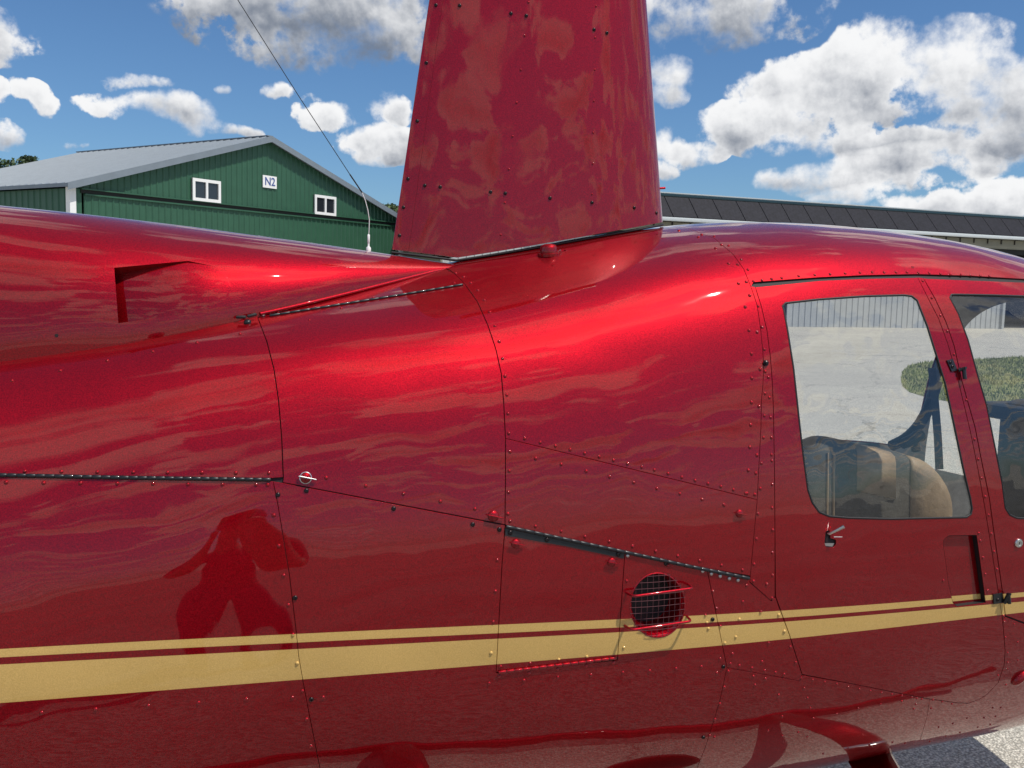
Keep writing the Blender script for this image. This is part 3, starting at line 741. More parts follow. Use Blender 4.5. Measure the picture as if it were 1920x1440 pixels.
for v in np.linspace(0, 1, 50):
    z = 1.75
    for _ in range(6):
        p = FAIR.eval([z], [v])[0]; X, y = p[0], -p[1]
        z = roof_z(X, y) + .014
        if X < .80: z = max(z, te0[2] - (te0[2] - (roof_z(.80, y) + .014)) * (X - te0[0]) / (.80 - te0[0]))
    bot.append(('S', z, v))
VT = .965
zT = float(np.interp(VT, [q[2] for q in bot], [q[1] for q in bot]))
fair_main = [q for q in bot if q[2] < VT] + [('S', zT, VT), ('S', 2.74, VT)] + [('S', 2.74, v) for v in np.linspace(.95, 0, 40)]
fair_edge = [('S', zT, VT)] + [q for q in bot if q[2] > VT] + [('S', 2.74, 1.0), ('S', 2.74, VT)]
for mir in (False, True):
    panel('mast_fairing', FAIR, fair_main, 'fairing_paint', ROOT, gap=.0003, thick=.003, spacing=.018, mirror=mir)
    panel('trailing_edge', FAIR, fair_edge, 'fairing_paint', ROOT, gap=.0006, off=.0008, thick=.003, spacing=.018, mirror=mir)
cap = FAIR.eval(np.full(40, 2.74), np.linspace(0, 1, 40)); cap2 = np.concatenate([cap, (cap * [1, -1, 1])[::-1][1:-1]])
mesh_obj('fairing_cap', cap2, [tuple(range(len(cap2)))], 'fairing_paint', ROOT)
tube('rotor_mast', [(1.12, 0, 2.70), (1.12, 0, 3.10)], .045, 'steel', ROOT, 16)
box_obj('rotor_hub', (1.12, 0, 3.12), (.42, .12, .09), 'black_metal', ROOT, bevel=.02)
L = np.array([FAIR.eval([b[1] - .008], [b[2]])[0] for b in bot]) * [1, .93, 1]
tube('fairing_seal', L, .0036, 'black_rubber', ROOT, 8)
L = np.array([FAIR.eval([z], [.985])[0] for z in np.linspace(te0[2] + .01, 2.73, 20)]) + [0, -.0012, 0]
tube('pitot_tube', [at_y(1225, 356, -.02), at_y(1238, 353, -.02), at_y(1247, 352.5, -.02)], .0035, 'fairing_paint', ROOT, 8)

# ------------------------------------------------------------------ screws and rivets
rivet_me = lathe_mesh('rivet', [(.0042, -.0006), (.0040, .0004), (.0033, .0016), (.0020, .0025), (.0006, .0028)], 'rivet_paint', 10)
screw_me = lathe_mesh('screw', [(.0056, -.0005), (.0056, .0012), (.0046, .0028), (.0030, .0036), (.0022, .0036), (.0020, .0018), (.0004, .0018)], 'dark_screw', 12)
bright_me = lathe_mesh('bolt', [(.0050, -.0005), (.0050, .0014), (.0040, .0030), (.0022, .0038), (.0006, .0040)], 'bright_screw', 12)
def Z(ox, oy, sc_, pts): return [(ox + x / sc_, oy + y / sc_) for x, y in pts]
fair_screws = Z(700, 0, 2.88, [(338,28),(466,30),(743,73),(826,85),(286,340),(237,654),(187,966),(278,1002),(361,1010),(633,1037),(713,1044),(954,1070),(163,1120),(141,1272),(1192,160),(1261,178),(1181,1094),(1409,1122),(1528,1150)])
fair_rivets = Z(700, 0, 2.88, [(839,12),(1203,33),(818,192),(1198,203),(796,376),(1196,376),(774,554),(1191,545),(752,736),(1188,716),(732,914),(1185,884),(1181,1048),(710,1094),(688,1268)])
for surf_pts, me, nm in ((fair_screws, screw_me, 'screw'), (fair_rivets, rivet_me, 'rivet')):
    u, v = FAIR.find(surf_pts); pp = FAIR.eval(u, v); nn = FAIR.normal(u, v)
    for p, n in zip(pp, nn): place(me, nm, p, n, ROOT, (0, 0, 1), .8 if nm == 'rivet' else .95)
big, riv, scr, brt = [], [], [], []
riv += Z(840, 400, 3, [(43,336),(88,358),(128,391),(168,433),(204,488),(235,556),(264,634),(288,722),(307,817),(321,916),(331,1021),(338,1126),(342,1237),(432,1266),(519,1288),(604,1308),(687,1329),(769,1350),(851,1369),(931,1389),(1010,1408),(1090,1428),(349,1340),(492,1378),(637,1412)])
riv += Z(840, 400, 3, [(1745,522),(1739,668),(1767,640),(1780,765),(1785,890),(1803,922),(1783,1013),(1808,1036),(1780,1138),(1815,1147),(1775,1262),(1820,1262),(1820,1358),(1822,1392),(1764,1406),(1497,130),(1578,182),(1650,260),(1687,317)])
big += Z(840, 400, 3, [(1299,98),(1408,134),(1427,120),(1505,197),(1538,177),(1579,283),(1630,288),(1634,395),(1678,386),(1697,462),(1672,526),(1693,658),(1739,668),(1707,790),(1783,845),(1755,876),(1709,927),(1707,1063),(1749,1086),(1703,1190),(1698,1315),(1738,1360)])
big += Z(1400, 800, 3.692, [(12,302),(64,322),(57,470),(3,462)])
riv += Z(1400, 800, 3.692, [(117,76),(103,254),(177,400),(95,428),(177,562),(80,604),(181,716),(68,778),(178,873),(51,952),(179,1030),(140,1091),(178,1188),(97,1284),(222,1303),(262,1415),(1360,1066),(1607,738),(1617,790),(1636,907),(1652,1022),(1668,1134),(1578,88),(1604,225),(1628,356),(1652,485),(1675,612),(1694,742),(1713,866),(1733,988),(1777,1310),(1785,1350)])
riv += Z(1360, 480, 3.4286, [(1268,160),(1327,270),(1382,382),(1470,632),(1549,925),(180,163),(235,156),(297,148),(362,141),(471,129),(575,122),(673,117),(770,112),(865,107),(944,105),(1020,105),(1097,105),(1167,105),(1240,108),(1310,110),(1381,114),(1448,119),(1515,121),(1578,124),(1640,127),(1697,130),(1203,72)])
big += Z(1360, 480, 3.4286, [(1428,482)])
riv += Z(900, 940, 3.2, [(166,75),(180,118),(333,150),(487,180),(630,212),(775,241),(915,270),(1054,299),(1187,328),(1318,356),(1449,384),(1575,412),(104,352),(93,540),(80,723),(67,910),(1128,385),(1660,226),(1668,75),(1644,377),(1463,20),(1752,580),(880,478),(863,878),(1353,684),(1370,764),(1361,727),(1395,540),(1421,643),(1443,750),(1469,850),(1535,814),(1556,708),(1577,603),(1685,662),(1732,850),(1862,873),(1515,916),(1440,945),(1502,975),(1556,986),(1632,1000),(1692,962),(1706,1016),(1773,1027),(1825,1038),(1895,967),(1713,1066),(1640,1050),(1650,1102),(1490,1020),(1420,1030),(1792,1162),(1466,1115),(1439,1215),(1410,1308),(1328,992),(1176,1004),(1018,1017),(857,1027),(665,1042),(467,1056),(264,1075),(55,1092),(300,972),(473,950),(641,932),(124,992),(116,1050),(295,1030),(465,1007),(636,988),(800,968),(1378,1405),(1406,1415)])
big += Z(900, 940, 3.2, [(1600,505),(1641,480),(1720,497),(1826,780)])
brt += Z(900, 940, 3.2, [(885,325),(1335,418),(1387,434),(1440,448),(1495,462),(1547,472)])
scr += Z(900, 940, 3.2, [(116,168),(1115,374),(1395,708),(1460,992),(1340,1415)])
riv += Z(0, 840, 3, [(140,130),(345,133),(547,135),(749,136),(942,138),(1135,138),(1326,140),(1512,140),(35,193),(246,196),(453,197),(660,199),(861,201),(1058,204),(1252,205),(1441,206),(1506,207),(1568,550),(1596,717),(1622,883),(1648,1050),(1672,1211),(1702,1367),(1645,1403),(1818,1403),(1385,1413),(1117,1433),(1835,167)])
scr += Z(0, 840, 3, [(1563,263),(1723,240),(1660,843),(1751,1414)])
big += Z(0, 840, 3, [(1540,378)])
riv += Z(0, 1140, 3.2, [(250,628),(575,608),(890,587),(1840,668),(1867,830)])
riv += Z(480, 820, 3.4286, [(452,260),(705,312),(948,362),(1185,412),(1408,460),(1634,94),(1628,216),(1623,352),(1620,492),(1633,540),(1798,135)])
scr += Z(480, 820, 3.4286, [(885,458),(1393,560),(1565,593)])
riv += Z(960, 720, 1.3219, [(184,216),(242,230),(302,244),(359,259),(416,272),(471,286),(526,300),(353,213),(387,222),(421,231),(454,239),(486,247),(518,254),(549,262),(579,271)])
riv += Z(0, 360, 3.4286, [(78,1213),(388,1148),(690,1083),(982,1025),(1267,968),(1543,912)])
riv2 = Z(1280, 1080, 3, [(666,572),(732,584),(800,596),(867,608),(932,624),(994,636),(1056,646),(1118,657),(1177,666),(1234,674),(1290,683),(1317,689),(1345,693),(1408,697),(1460,708),(1515,720),(683,630),(702,686),(718,742),(541,670),(560,790),(735,800),(867,775),(1113,722),(1232,705),(1312,722),(1300,748),(1398,745),(988,745),(1815,345),(1885,373),(1828,432),(1885,475),(1828,487),(1826,523),(1775,560),(1865,272),(1818,612),(1695,798),(1760,790),(1730,835),(1790,740),(1745,742),(560,900),(650,880),(930,970),(1050,950),(790,1000),(480,870),(700,905),(1480,900),(1560,880),(1660,850),(1600,800),(1520,830),(1440,850),(1390,930),(1250,940),(1180,935)])
riv2 += Z(860, 475, 1, [(-8,4.5),(8,1.5),(24,-1.5),(40,-4.5),(56,-7),(72,-9.5),(88,-12),(104,-15),(120,-17),(180,-27),(196,-30),(212,-33),(228,-35),(244,-38),(262,-41),(280,-44),(300,-46),(320,-49),(340,-51)])
riv2 += [(580,600),(640,578),(505,589),(521,586),(700,558),(757,549),(812,541),(852,530)]
def drop(pts, me, nm, scale=1.0):
    u, v = HULL.find(pts); pp = HULL.eval(u, v); nn = HULL.normal(u, v); er = np.hypot(*(proj(pp) - np.array(pts)).T)
    return [(p, n) for p, n, e in zip(pp, nn, er) if e < 2]
for p, n in drop(big, rivet_me, 'rivet'): place(rivet_me, 'rivet', p, n, ROOT, (0, 0, 1), 1.2)
for p, n in drop(riv, rivet_me, 'rivet'): place(rivet_me, 'rivet', p, n, ROOT, (0, 0, 1), random.uniform(1.02, 1.14))
for p, n in drop(scr, screw_me, 'screw'): place(screw_me, 'screw', p, n, ROOT, (0, 0, 1), 1.0)
for p, n in drop(brt, bright_me, 'bolt'): place(bright_me, 'bolt', p, n, ROOT, (0, 0, 1), 1.0)
V, F = [], []
rv, rf = lathe([(.0042, -.0006), (.0040, .0004), (.0033, .0016), (.0020, .0025), (.0006, .0028)], 8)
for p, n in drop(riv2, None, ''):
    qn = orient(n, (0, 0, 1)); b = len(V); V += [Vector(p) + qn @ (Vector(x) * .85) for x in rv]; F += [tuple(i + b for i in f) for f in rf]
tag(mesh_obj('small_rivet', V, F, 'rivet_paint', ROOT, True), kind='stuff')

# ------------------------------------------------------------------ hinges: a pin and its knuckles
def knuckle_mesh(length, r, mat):
    me = bpy.data.meshes.new('knuckle'); prof = [(r * .86, 0), (r, length * .05), (r, length * .93), (r * .86, length * .98)]
    V, F = lathe(prof, 10); F.append(tuple(range(9, -1, -1))); me.from_pydata(V, [], F)
    me.polygons.foreach_set('use_smooth', [True] * len(me.polygons)); me.set_sharp_from_angle(angle=.7); me.materials.append(MATS[mat]); return me
def hinge(line, r, n, mat, lift, parent=ROOT, name='piano_hinge'):
    L, N = surf_line(HULL, line, lift); d = np.concatenate([[0], np.cumsum(np.linalg.norm(np.diff(L, axis=0), axis=1))])
    pin = tube(name, L, r * .72, 'liner', parent, 8)
    step = d[-1] / n; me = knuckle_mesh(step * .955, r, mat)
    f = lambda s: np.array([np.interp(s, d, L[:, k]) for k in range(3)])
    for i in range(n):
        a, b = f(i * step), f(min(d[-1], i * step + step)); o = bpy.data.objects.new('knuckle', me)
        o.rotation_mode = 'QUATERNION'; o.rotation_quaternion = Vector(b - a).to_track_quat('Z', 'Y'); o.location = a; link(o, pin)
    return pin
hinge([('S', -1.06, s_hg), (-6, 891), (250, 896), (508, 899.5)], .0047, 70, 'black_metal', .0015)
hinge([(506, 593), (600, 578), (720, 559), (800, 546), (868, 534.5)], .0036, 20, 'black_metal', .0015)
hinge([(948, 987)] + [(1060, 1011), (1172, 1035), (1290, 1061), (1404, 1084)], .0048, 28, 'black_metal', .003)
hinge([(934, 1260), (1050, 1246), (1156, 1233)], .0040, 15, 'paint', .002)
# black backing strip under the middle hinge
q = loop_q(HULL, [(947, 990), (1060, 1014), (1170, 1038), (1169, 1047), (1060, 1024), (947, 1004)])
panel('hinge_leaf', HULL, q, 'black_metal', P['access'], gap=0, off=.002, thick=.003, spacing=.012, rim_mat='black_metal')
for p, n in drop(Z(900, 940, 3.2, [(180,187),(400,229),(828,317)]), None, ''): place(screw_me, 'screw', p + n * .002, n, P['access'], (0, 0, 1), 1.05)

# ------------------------------------------------------------------ quarter-turn fasteners
dome_me = lathe_mesh('dome', [(.0136, 0), (.0136, .0014), (.0118, .0040), (.0086, .0060), (.0044, .0071), (.0006, .0073)], 'paint', 18)
ring_me = lathe_mesh('ring', [(.0145, -.001), (.0145, .0022), (.0128, .0028), (.0120, .0018)], 'steel', 20)
bm = bmesh.new(); add_box(bm, (.002, 0, .0105), (.034, .0034, .0075), bevel=.0012)
add_box(bm, (.0185, 0, .0075), (.014, .0028, .0055), bevel=.0008)
add_box(bm, (-.012, 0, .0075), (.010, .0028, .0055), bevel=.0008)
me_w = bpy.data.meshes.new('wing'); bm.to_mesh(me_w); bm.free(); me_w.materials.append(MATS['paint'])
me_ws = me_w.copy(); me_ws.materials.clear(); me_ws.materials.append(MATS['steel'])
def fastener(px, py, ringed, sc_=1.0):
    p, n = HULL.point(px, py); f = place(dome_me, 'wing_fastener', p, n, ROOT, (1, 0, -.25), sc_)
    wobj = link(bpy.data.objects.new('wing', me_ws if ringed else me_w), f)
    if ringed: link(bpy.data.objects.new('ring', ring_me), f)
for a in ((573, 896, True, .95), (925, 967.5, False, 1.0), (967, 1019, False, .85), (1147, 1054, False, .85), (1386.5, 963, False, .8)): fastener(*a)
# black butterfly latch at the head of the hinge
p, n = HULL.point(464, 604)
bm = bmesh.new()
for sx, rz in ((-1, .35), (1, .25)):
    M = Matrix.Translation((sx * .013, .004 if sx < 0 else .006, .014)) @ Matrix.Rotation(rz * sx, 4, 'Z')
    add_box(bm, (0, 0, 0), (.024, .010, .006), M, .0025)
latch = bm_obj('wing_latch', bm, 'black_rubber', ROOT, angle=.6); latch.rotation_mode = 'QUATERNION'; latch.rotation_quaternion = orient(n, (1, 0, .12)); latch.location = p
place(lathe_mesh('stud', [(.009, -.001), (.009, .004), (.0065, .007), (.003, .008)], 'black_metal', 14), 'stud', (0, -.003, 0), (0, 0, 1), latch)
p, n = HULL.point(493, 592)
place(lathe_mesh('hinge_screw', [(.006, 0), (.006, .003), (.002, .005)], 'bright_screw', 10), 'hinge_screw', p, n, ROOT)
p, n = HULL.point(1435, 681)
place(lathe_mesh('hex_bolt', [(.0085, -.001), (.0085, .004), (.0052, .0042), (.0052, .008), (.002, .0095)], 'dark_screw', 6), 'hex_bolt', p, n, ROOT)

# ------------------------------------------------------------------ filler cap on the roof by the fairing
p, n = HULL.point(1029, 477)
capo = place(lathe_mesh('fuel_cap', [(.034, -.004), (.034, .004), (.026, .006), (.0255, .022), (.022, .027), (.012, .0305), (.001, .0315)], 'paint', 28), 'fuel_cap', p, (n * .5 + np.array([0, 0, .5])), ROOT, (1, 0, 0), .95)
bm = bmesh.new(); add_box(bm, (.043, 0, .004), (.030, .014, .004), bevel=.001); add_box(bm, (.055, 0, .0065), (.006, .012, .006), bevel=.001)
bm_obj('cap_lever', bm, 'paint', capo, angle=.6)
tube('cap_wire', fillet([(.028, 0, .004), (.036, -.004, .012), (.040, 0, .004)], .004), .0012, 'steel', capo, 6)

# ------------------------------------------------------------------ whip antenna on the hump
ab = at_y(691, 463, -.005); ant_pts = [at_y(x, y, -.005 + k * .0) for k, (x, y) in enumerate([(691,448),(692,430),(692.5,412),(690,395),(685,376),(679,361)])]
antenna = mesh_obj('whip_antenna', *lathe([(.007, -.008), (.007, .002), (.0028, .006), (.0028, .016), (.0036, .018), (.0036, .038), (.001, .040)], 12), 'white_plastic', ROOT, True); antenna.location = ab + np.array([0, 0, -.004])
inv = Vector(antenna.location)
def sub(pts): return [Vector(p) - inv for p in pts]
tube('spring_rod', sub([ab + np.array([0, 0, .02])] + ant_pts), .0011, 'white_plastic', antenna, 6)
tube('rod', sub([at_y(x, y, -.005) for x, y in [(679,361),(656,327)]]), .0020, 'black_rubber', antenna, 6)
tube('whip', sub([at_y(x, y, -.005) for x, y in [(656,327),(560,180),(446,0),(380,-105)]]), .0011, 'black_metal', antenna, 6)

# ------------------------------------------------------------------ round vent with its mesh and guard bars
p, n = HULL.point(*VENT_C); vq = orient(n, (1, 0, 0)); VM = Matrix.LocRotScale(Vector(p), vq, None)
u, v = VENTq[:, 0], VENTq[:, 1] / HULL.sv; ringp = HULL.eval(u, v)
vent = tube('vent_rim', ringp - n * .001, .0022, 'fairing_paint', ROOT, 8, True)
loc = [VM.inverted() @ Vector(x) for x in ringp]; RR = sum(math.hypot(l.x, l.y) for l in loc) / len(loc)
rx = max(abs(l.x) for l in loc); ry = max(abs(l.y) for l in loc)
# duct wall going in
V, F = [], []; m = len(loc)
RG = [(1, -.001), (.97, -.008)] + [(.93 if k % 2 else .88, -.014 - k * .007) for k in range(9)]
for (s, z) in RG:
    for l in loc: V.append(VM @ Vector((l.x * s, l.y * s - z * .12, z)))
for k in range(len(RG) - 1):
    for i in range(m):
        j = (i + 1) % m; F.append((k * m + i, (k + 1) * m + i, (k + 1) * m + j, k * m + j))
mesh_obj('duct', V, F, 'fairing_paint', vent, True)
mesh_obj('duct_end', [V[(len(RG) - 1) * m + i] for i in range(m)], [tuple(range(m))], 'duct_dark', vent)
g = 0.0152; k = -6
wires = []
for k in range(-6, 7):
    c = k * g
    if abs(c) < ry * .97:
        hw = rx * math.sqrt(1 - (c / ry) ** 2); wires.append([(t * hw, c, .001 + .005 * (1 - t * t) * (1 - (c / ry) ** 2)) for t in np.linspace(-1, 1, 9)])
    if abs(c) < rx * .97:
        hh = ry * math.sqrt(1 - (c / rx) ** 2); wires.append([(c, t * hh, .0005 + .005 * (1 - t * t) * (1 - (c / rx) ** 2)) for t in np.linspace(-1, 1, 9)])
for wp_ in wires: tube('mesh_wire', [VM @ Vector(x) for x in wp_], .00065, 'mesh_grey', vent, 5)
def at_lift(px, py, h):
    u, v = HULL.find([(px, py)]); return HULL.eval(u, v)[0] + HULL.normal(u, v)[0] * h
for (a, b) in (((1175, 1112), (1291, 1096)), ((1171, 1173), (1288, 1156))):
    A0, B0 = at_lift(*a, -.002), at_lift(*b, -.002); nn = HULL.point(*a)[1]; ax = (B0 - A0) / np.linalg.norm(B0 - A0)
    pts = fillet([A0, A0 + nn * .034 + ax * .004, B0 + nn * .034 - ax * .004, B0], .012, 6)
    tube('guard_bar', pts, .0033, 'fairing_paint', vent, 10)

# ------------------------------------------------------------------ door furniture
door = P['door']
p, n = HULL.point(1553, 1000)
hp = [p - n * .02, p + n * .006, p + n * .030 + np.array([.026, 0, .022])]
tube('door_handle', hp, [.0042, .0042, .0048], 'steel', door, 10)
q = loop_q(HULL, [(1548, 1019), (1566, 1019), (1563, 1025.5), (1549, 1024)], 3)
panel('handle_plate', HULL, q, 'bright_screw', door, gap=0, off=-.004, thick=0, spacing=.006)
q = loop_q(HULL, [(1561, 1003), (1581, 1003), (1581, 1010), (1561, 1010)], 3)
panel('placard', HULL, q, 'fairing_paint', door, gap=0, off=.0004, thick=0, spacing=.01)
for t in range(7):
    x = 1563.5 + t * 2.3; qq = loop_q(HULL, [(x, 1005.8), (x + 1.5, 1005.8), (x + 1.5, 1007.2), (x, 1007.2)], 3)
    panel('letter', HULL, qq, 'white_plastic', door, gap=0, off=.0008, thick=0, spacing=.01)
# pocket: a step pressed into the door skin, the stripes run on inside it
pu, pv = POCKq[:, 0], POCKq[:, 1] / HULL.sv
PO = HULL.eval(pu, pv); PN = HULL.normal(pu, pv); m = len(PO); dv = np.array([.012, 0, -.004])
V = list(PO - PN * .001) + list(PO - PN * .017); F = []
ccw = area2(POCKq)
for i in range(m):
    j = (i + 1) % m; F.append((i, m + i, m + j, j))
pk = mesh_obj('door_pocket', V, F, 'liner', door)
panel('pocket_floor', HULL, shift_loop(HULL, POCKq, .004)[0], 'paint', pk if False else door, gap=0, off=-.016, thick=0, spacing=.012)
# black hinges on the post
def door_hinge(pts_plate, pin_a, pin_b, name='door_hinge'):
    q = loop_q(HULL, pts_plate, 3); h = panel(name, HULL, q, 'black_metal', ROOT, gap=0, off=.0035, thick=.004, spacing=.008, rim_mat='black_metal')
    a, b = at_lift(*pin_a, .012), at_lift(*pin_b, .012); tube('hinge_pin', [a, a * .5 + b * .5, b], .0058, 'black_metal', h, 10)
    tube('hinge_arm', [at_lift(*pts_plate[2], .006), at_lift(*pin_a, .014), at_lift(*pin_a, .020)], [.006, .005, .004], 'black_metal', h, 8)
    return h
h = door_hinge([(1774, 676), (1785, 673), (1794, 695), (1783, 697)], (1801, 692), (1803, 712))
for xy in ((1780, 680), (1784, 688)): 
    p, n = HULL.point(*xy); place(screw_me, 'screw', p + n * .0035, n, h, None, .9)
h = door_hinge([(1861, 1114), (1878, 1111), (1880, 1129), (1862, 1132)], (1884, 1110), (1886, 1128))
p, n = HULL.point(1869, 1124); place(screw_me, 'screw', p + n * .0035, n, h, None, .9)
p, n = HULL.point(1909, 1018)
lk = place(lathe_mesh('door_lock', [(.0135, -.001), (.0135, .003), (.0115, .0055), (.0065, .006), (.0060, .0045), (.001, .0045)], 'steel', 24), 'door_lock', p, n, P['fdoor'], (0, 0, 1))
box_obj('key_slot', (0, 0, .0048), (.007, .0016, .001), 'black_rubber', lk)
p, n = HULL.point(1911, 1271)
lamp = mesh_obj('step_blister', [], [], 'paint', None); bpy.data.objects.remove(lamp)
V, F = lathe([(1, 0), (.94, .34), (.75, .66), (.45, .89), (.05, 1.0)], 16)
bl = mesh_obj('drain_blister', [(x * .030, y * .014, z * .016) for x, y, z in V], F, 'paint', ROOT, True); bl.rotation_mode = 'QUATERNION'; bl.rotation_quaternion = orient(n, (.6, 0, .8)); bl.location = p
p, n = HULL.point(106, 629) if False else DECK.point(106, 629)
place(lathe_mesh('drain_hole', [(.0042, -.0002), (.0042, .0005), (.0012, .0006)], 'liner', 10), 'drain_hole', p, n, ROOT)

# ------------------------------------------------------------------ undercarriage
def airfoil_strut(name, a, b, c0, c1, th, parent):
    V, F = [], []; a = np.array(a); b = np.array(b); K = 18
    for (o, c) in ((a, c0), (b, c1)):
        for k in range(K):
            t = 2 * PI * k / K; x = math.cos(t); V.append(o + np.array([x * c * .5, math.sin(t) * th * .15, math.sin(t) * th * (.62 + .38 * x)]))
    for k in range(K): F.append((k, (k + 1) % K, K + (k + 1) % K, K + k))
    F.append(tuple(range(K - 1, -1, -1))); F.append(tuple(K + k for k in range(K))); return mesh_obj(name, V, F, 'paint', parent, True)
gear = empty('landing_gear', (0, 0, 0), 0, ROOT)
for sy in (-1, 1):
    skid = tube('skid', fillet([(-.35, sy * 1.06, .035 - LIFT), (2.5, sy * 1.06, .035 - LIFT), (2.85, sy * 1.06, .08 - LIFT), (3.05, sy * 1.06, .22 - LIFT)], .2, 6), .033, 'paint', gear, 14)
    for X in (.62, 2.10):
        airfoil_strut('strut', (X, sy * .36, .20 if X > 1 else .16), (X, sy * 1.04, .07 - LIFT), .17, .12, .05, gear)
p0 = at_y(1712, 1416, -.50); p1 = at_y(1745, 1450, -.62)
airfoil_strut('strut_clamp', (2.10, -.50, .109), (2.10, -.53, .089), .166, .164, .058, gear)
bpy.data.objects['strut_clamp'].data.materials[0] = MATS['steel']
p, n = HULL.point(1235, 1438)
bl = mesh_obj('strut_fairing', [(x * .17, y * .05, z * .03) for x, y, z in V] if False else [(x * .15, y * .055, z * .03) for x, y, z in lathe([(1, 0), (.94, .34), (.75, .66), (.45, .89), (.05, 1.0)], 24)[0]], lathe([(1, 0), (.94, .34), (.75, .66), (.45, .89), (.05, 1.0)], 24)[1], 'paint', ROOT, True)
bl.rotation_mode = 'QUATERNION'; bl.rotation_quaternion = orient(n, (1, 0, .06)); bl.location = p + np.array([0, 0, -.06])

# ------------------------------------------------------------------ cabin
ss = np.linspace(0, 12, 40); fs = HULL.eval(np.full(40, 1.52), ss); fs = fs - HULL.normal(np.full(40, 1.52), ss) * .03; fs[:, 0] = 1.52
fl_ = np.concatenate([fs, (fs * [1, -1, 1])[::-1][1:-1]]); mesh_obj('firewall', fl_, [tuple(range(len(fl_)))], 'cabin_lining', ROOT)
box_obj('cabin_floor', (2.5, 0, .50), (1.95, 1.1, .03), 'dark_fabric', ROOT)
def seat_back(name, c, size, rad, lean, parent, mat):
    """rounded, padded back rest: an outline with round shoulders, thickness along X, puffed"""
    w_, h_, t_ = size; out = []
    for (sx, sy) in ((1, 1), (-1, 1)):
        cxx = sx * (w_ / 2 - rad); cz = h_ - rad
        for k in range(9):
            a = (k / 8) * PI / 2; ang = a if sx > 0 else PI / 2 + a; out.append((cxx + rad * math.cos(ang), cz + rad * math.sin(ang)))
    out = [(w_ / 2 - .02, 0)] + out + [(-w_ / 2 + .02, 0)]
    V, F = [], []; n = len(out); lay = [(-.5, .90), (-.44, .97), (-.28, 1.0), (.28, 1.0), (.44, .97), (.5, .90)]
    for (x, s) in lay:
        for (y, z) in out: V.append((x * t_ + lean * z, y * s, z * (1 - (1 - s) * .5)))
    for i in range(len(lay) - 1):
        for k in range(n): F.append((i * n + k, i * n + (k + 1) % n, (i + 1) * n + (k + 1) % n, (i + 1) * n + k))
    F.append(tuple(range(n - 1, -1, -1))); F.append(tuple((len(lay) - 1) * n + k for k in range(n)))
    o = mesh_obj(name, V, F, mat, parent, True); o.data.set_sharp_from_angle(angle=.9); o.location = c; return o
seat = empty('front_seat', (0, 0, 0), 0, ROOT)
sb = seat_back('seat_back', (2.02, -.43, .60), (.50, .585, .15), .13, .10, seat, 'seat_shade_tone')  # shade of the tan seat put into a dark colour
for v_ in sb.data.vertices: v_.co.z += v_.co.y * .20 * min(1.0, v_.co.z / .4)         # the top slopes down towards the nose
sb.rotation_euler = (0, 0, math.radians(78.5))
def seat_sun_piece(name, th_, y0, y1, z0):  # tan pieces over the dark back, painted in as its sun patches
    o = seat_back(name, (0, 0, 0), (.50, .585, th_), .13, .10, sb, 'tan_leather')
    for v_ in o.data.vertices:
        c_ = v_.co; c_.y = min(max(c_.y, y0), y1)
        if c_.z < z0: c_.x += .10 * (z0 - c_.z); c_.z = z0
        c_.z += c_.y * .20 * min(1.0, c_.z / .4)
seat_sun_piece('seat_sun_side', .158, -.26, -.10, 0.0)
seat_sun_piece('seat_sun_top', .156, -.05, .075, .45)
for dy_ in (.150, .170):
    pts = [(-.074 + .10 * z, dy_, z + dy_ * .20 * min(1, z / .4)) for z in np.linspace(.30, .545, 8)]
    tube('piping', pts, .0035, 'tan_leather', sb, 6)
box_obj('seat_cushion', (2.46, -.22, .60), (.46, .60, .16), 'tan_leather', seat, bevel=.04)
seat2 = empty('rear_seat', (0, 0, 0), 0, ROOT)
seat_back('seat_back', (1.60, -.30, .62), (.50, .52, .10), .08, -.10, seat2, 'tan_leather')
box_obj('seat_cushion', (1.80, -.30, .62), (.36, .52, .14), 'tan_leather', seat2, bevel=.04)
seat_back('seat_back', (1.60, .28, .62), (.50, .52, .10), .08, -.10, seat2, 'tan_leather')
# cyclic stick with its grip, shoulder belt
Y0 = .10
st = tube('cyclic_stick', fillet([at_y(1672, 836, Y0), at_y(1700, 822, Y0), at_y(1722, 800, Y0), at_y(1742, 765, Y0), at_y(1757, 715, Y0)], .06), .021, 'black_rubber', ROOT, 12)
tube('grip', [at_y(1692, 832, Y0 - .03), at_y(1708, 826, Y0 - .03), at_y(1718, 819, Y0 - .03), at_y(1727, 816, Y0 - .03)], [.02, .022, .022, .024], 'black_rubber', st, 12)
tube('stem', [at_y(1714, 826, Y0 - .03), at_y(1718, 845, Y0 - .03)], .017, 'black_rubber', st, 10)
def ribbon(name, pts, w_, mat, parent):
    V, F = [], []
    for p in pts: p = np.array(p); V += [p + np.array([w_ / 2, 0, 0]), p - np.array([w_ / 2, 0, 0]), p - np.array([w_ / 2, .002, 0]), p + np.array([w_ / 2, -.002, 0])]
    for i in range(len(pts) - 1):
        for k in range(4): F.append((i * 4 + k, i * 4 + (k + 1) % 4, i * 4 + 4 + (k + 1) % 4, i * 4 + 4 + k))
    F.append((3, 2, 1, 0)); e = (len(pts) - 1) * 4; F.append((e, e + 1, e + 2, e + 3)); return mesh_obj(name, V, F, mat, parent)
ribbon('shoulder_belt', [at_y(1747, 690, -.05), at_y(1754, 770, -.07), at_y(1758, 820, -.10), at_y(1761, 880, -.14)], .035, 'belt', ROOT)
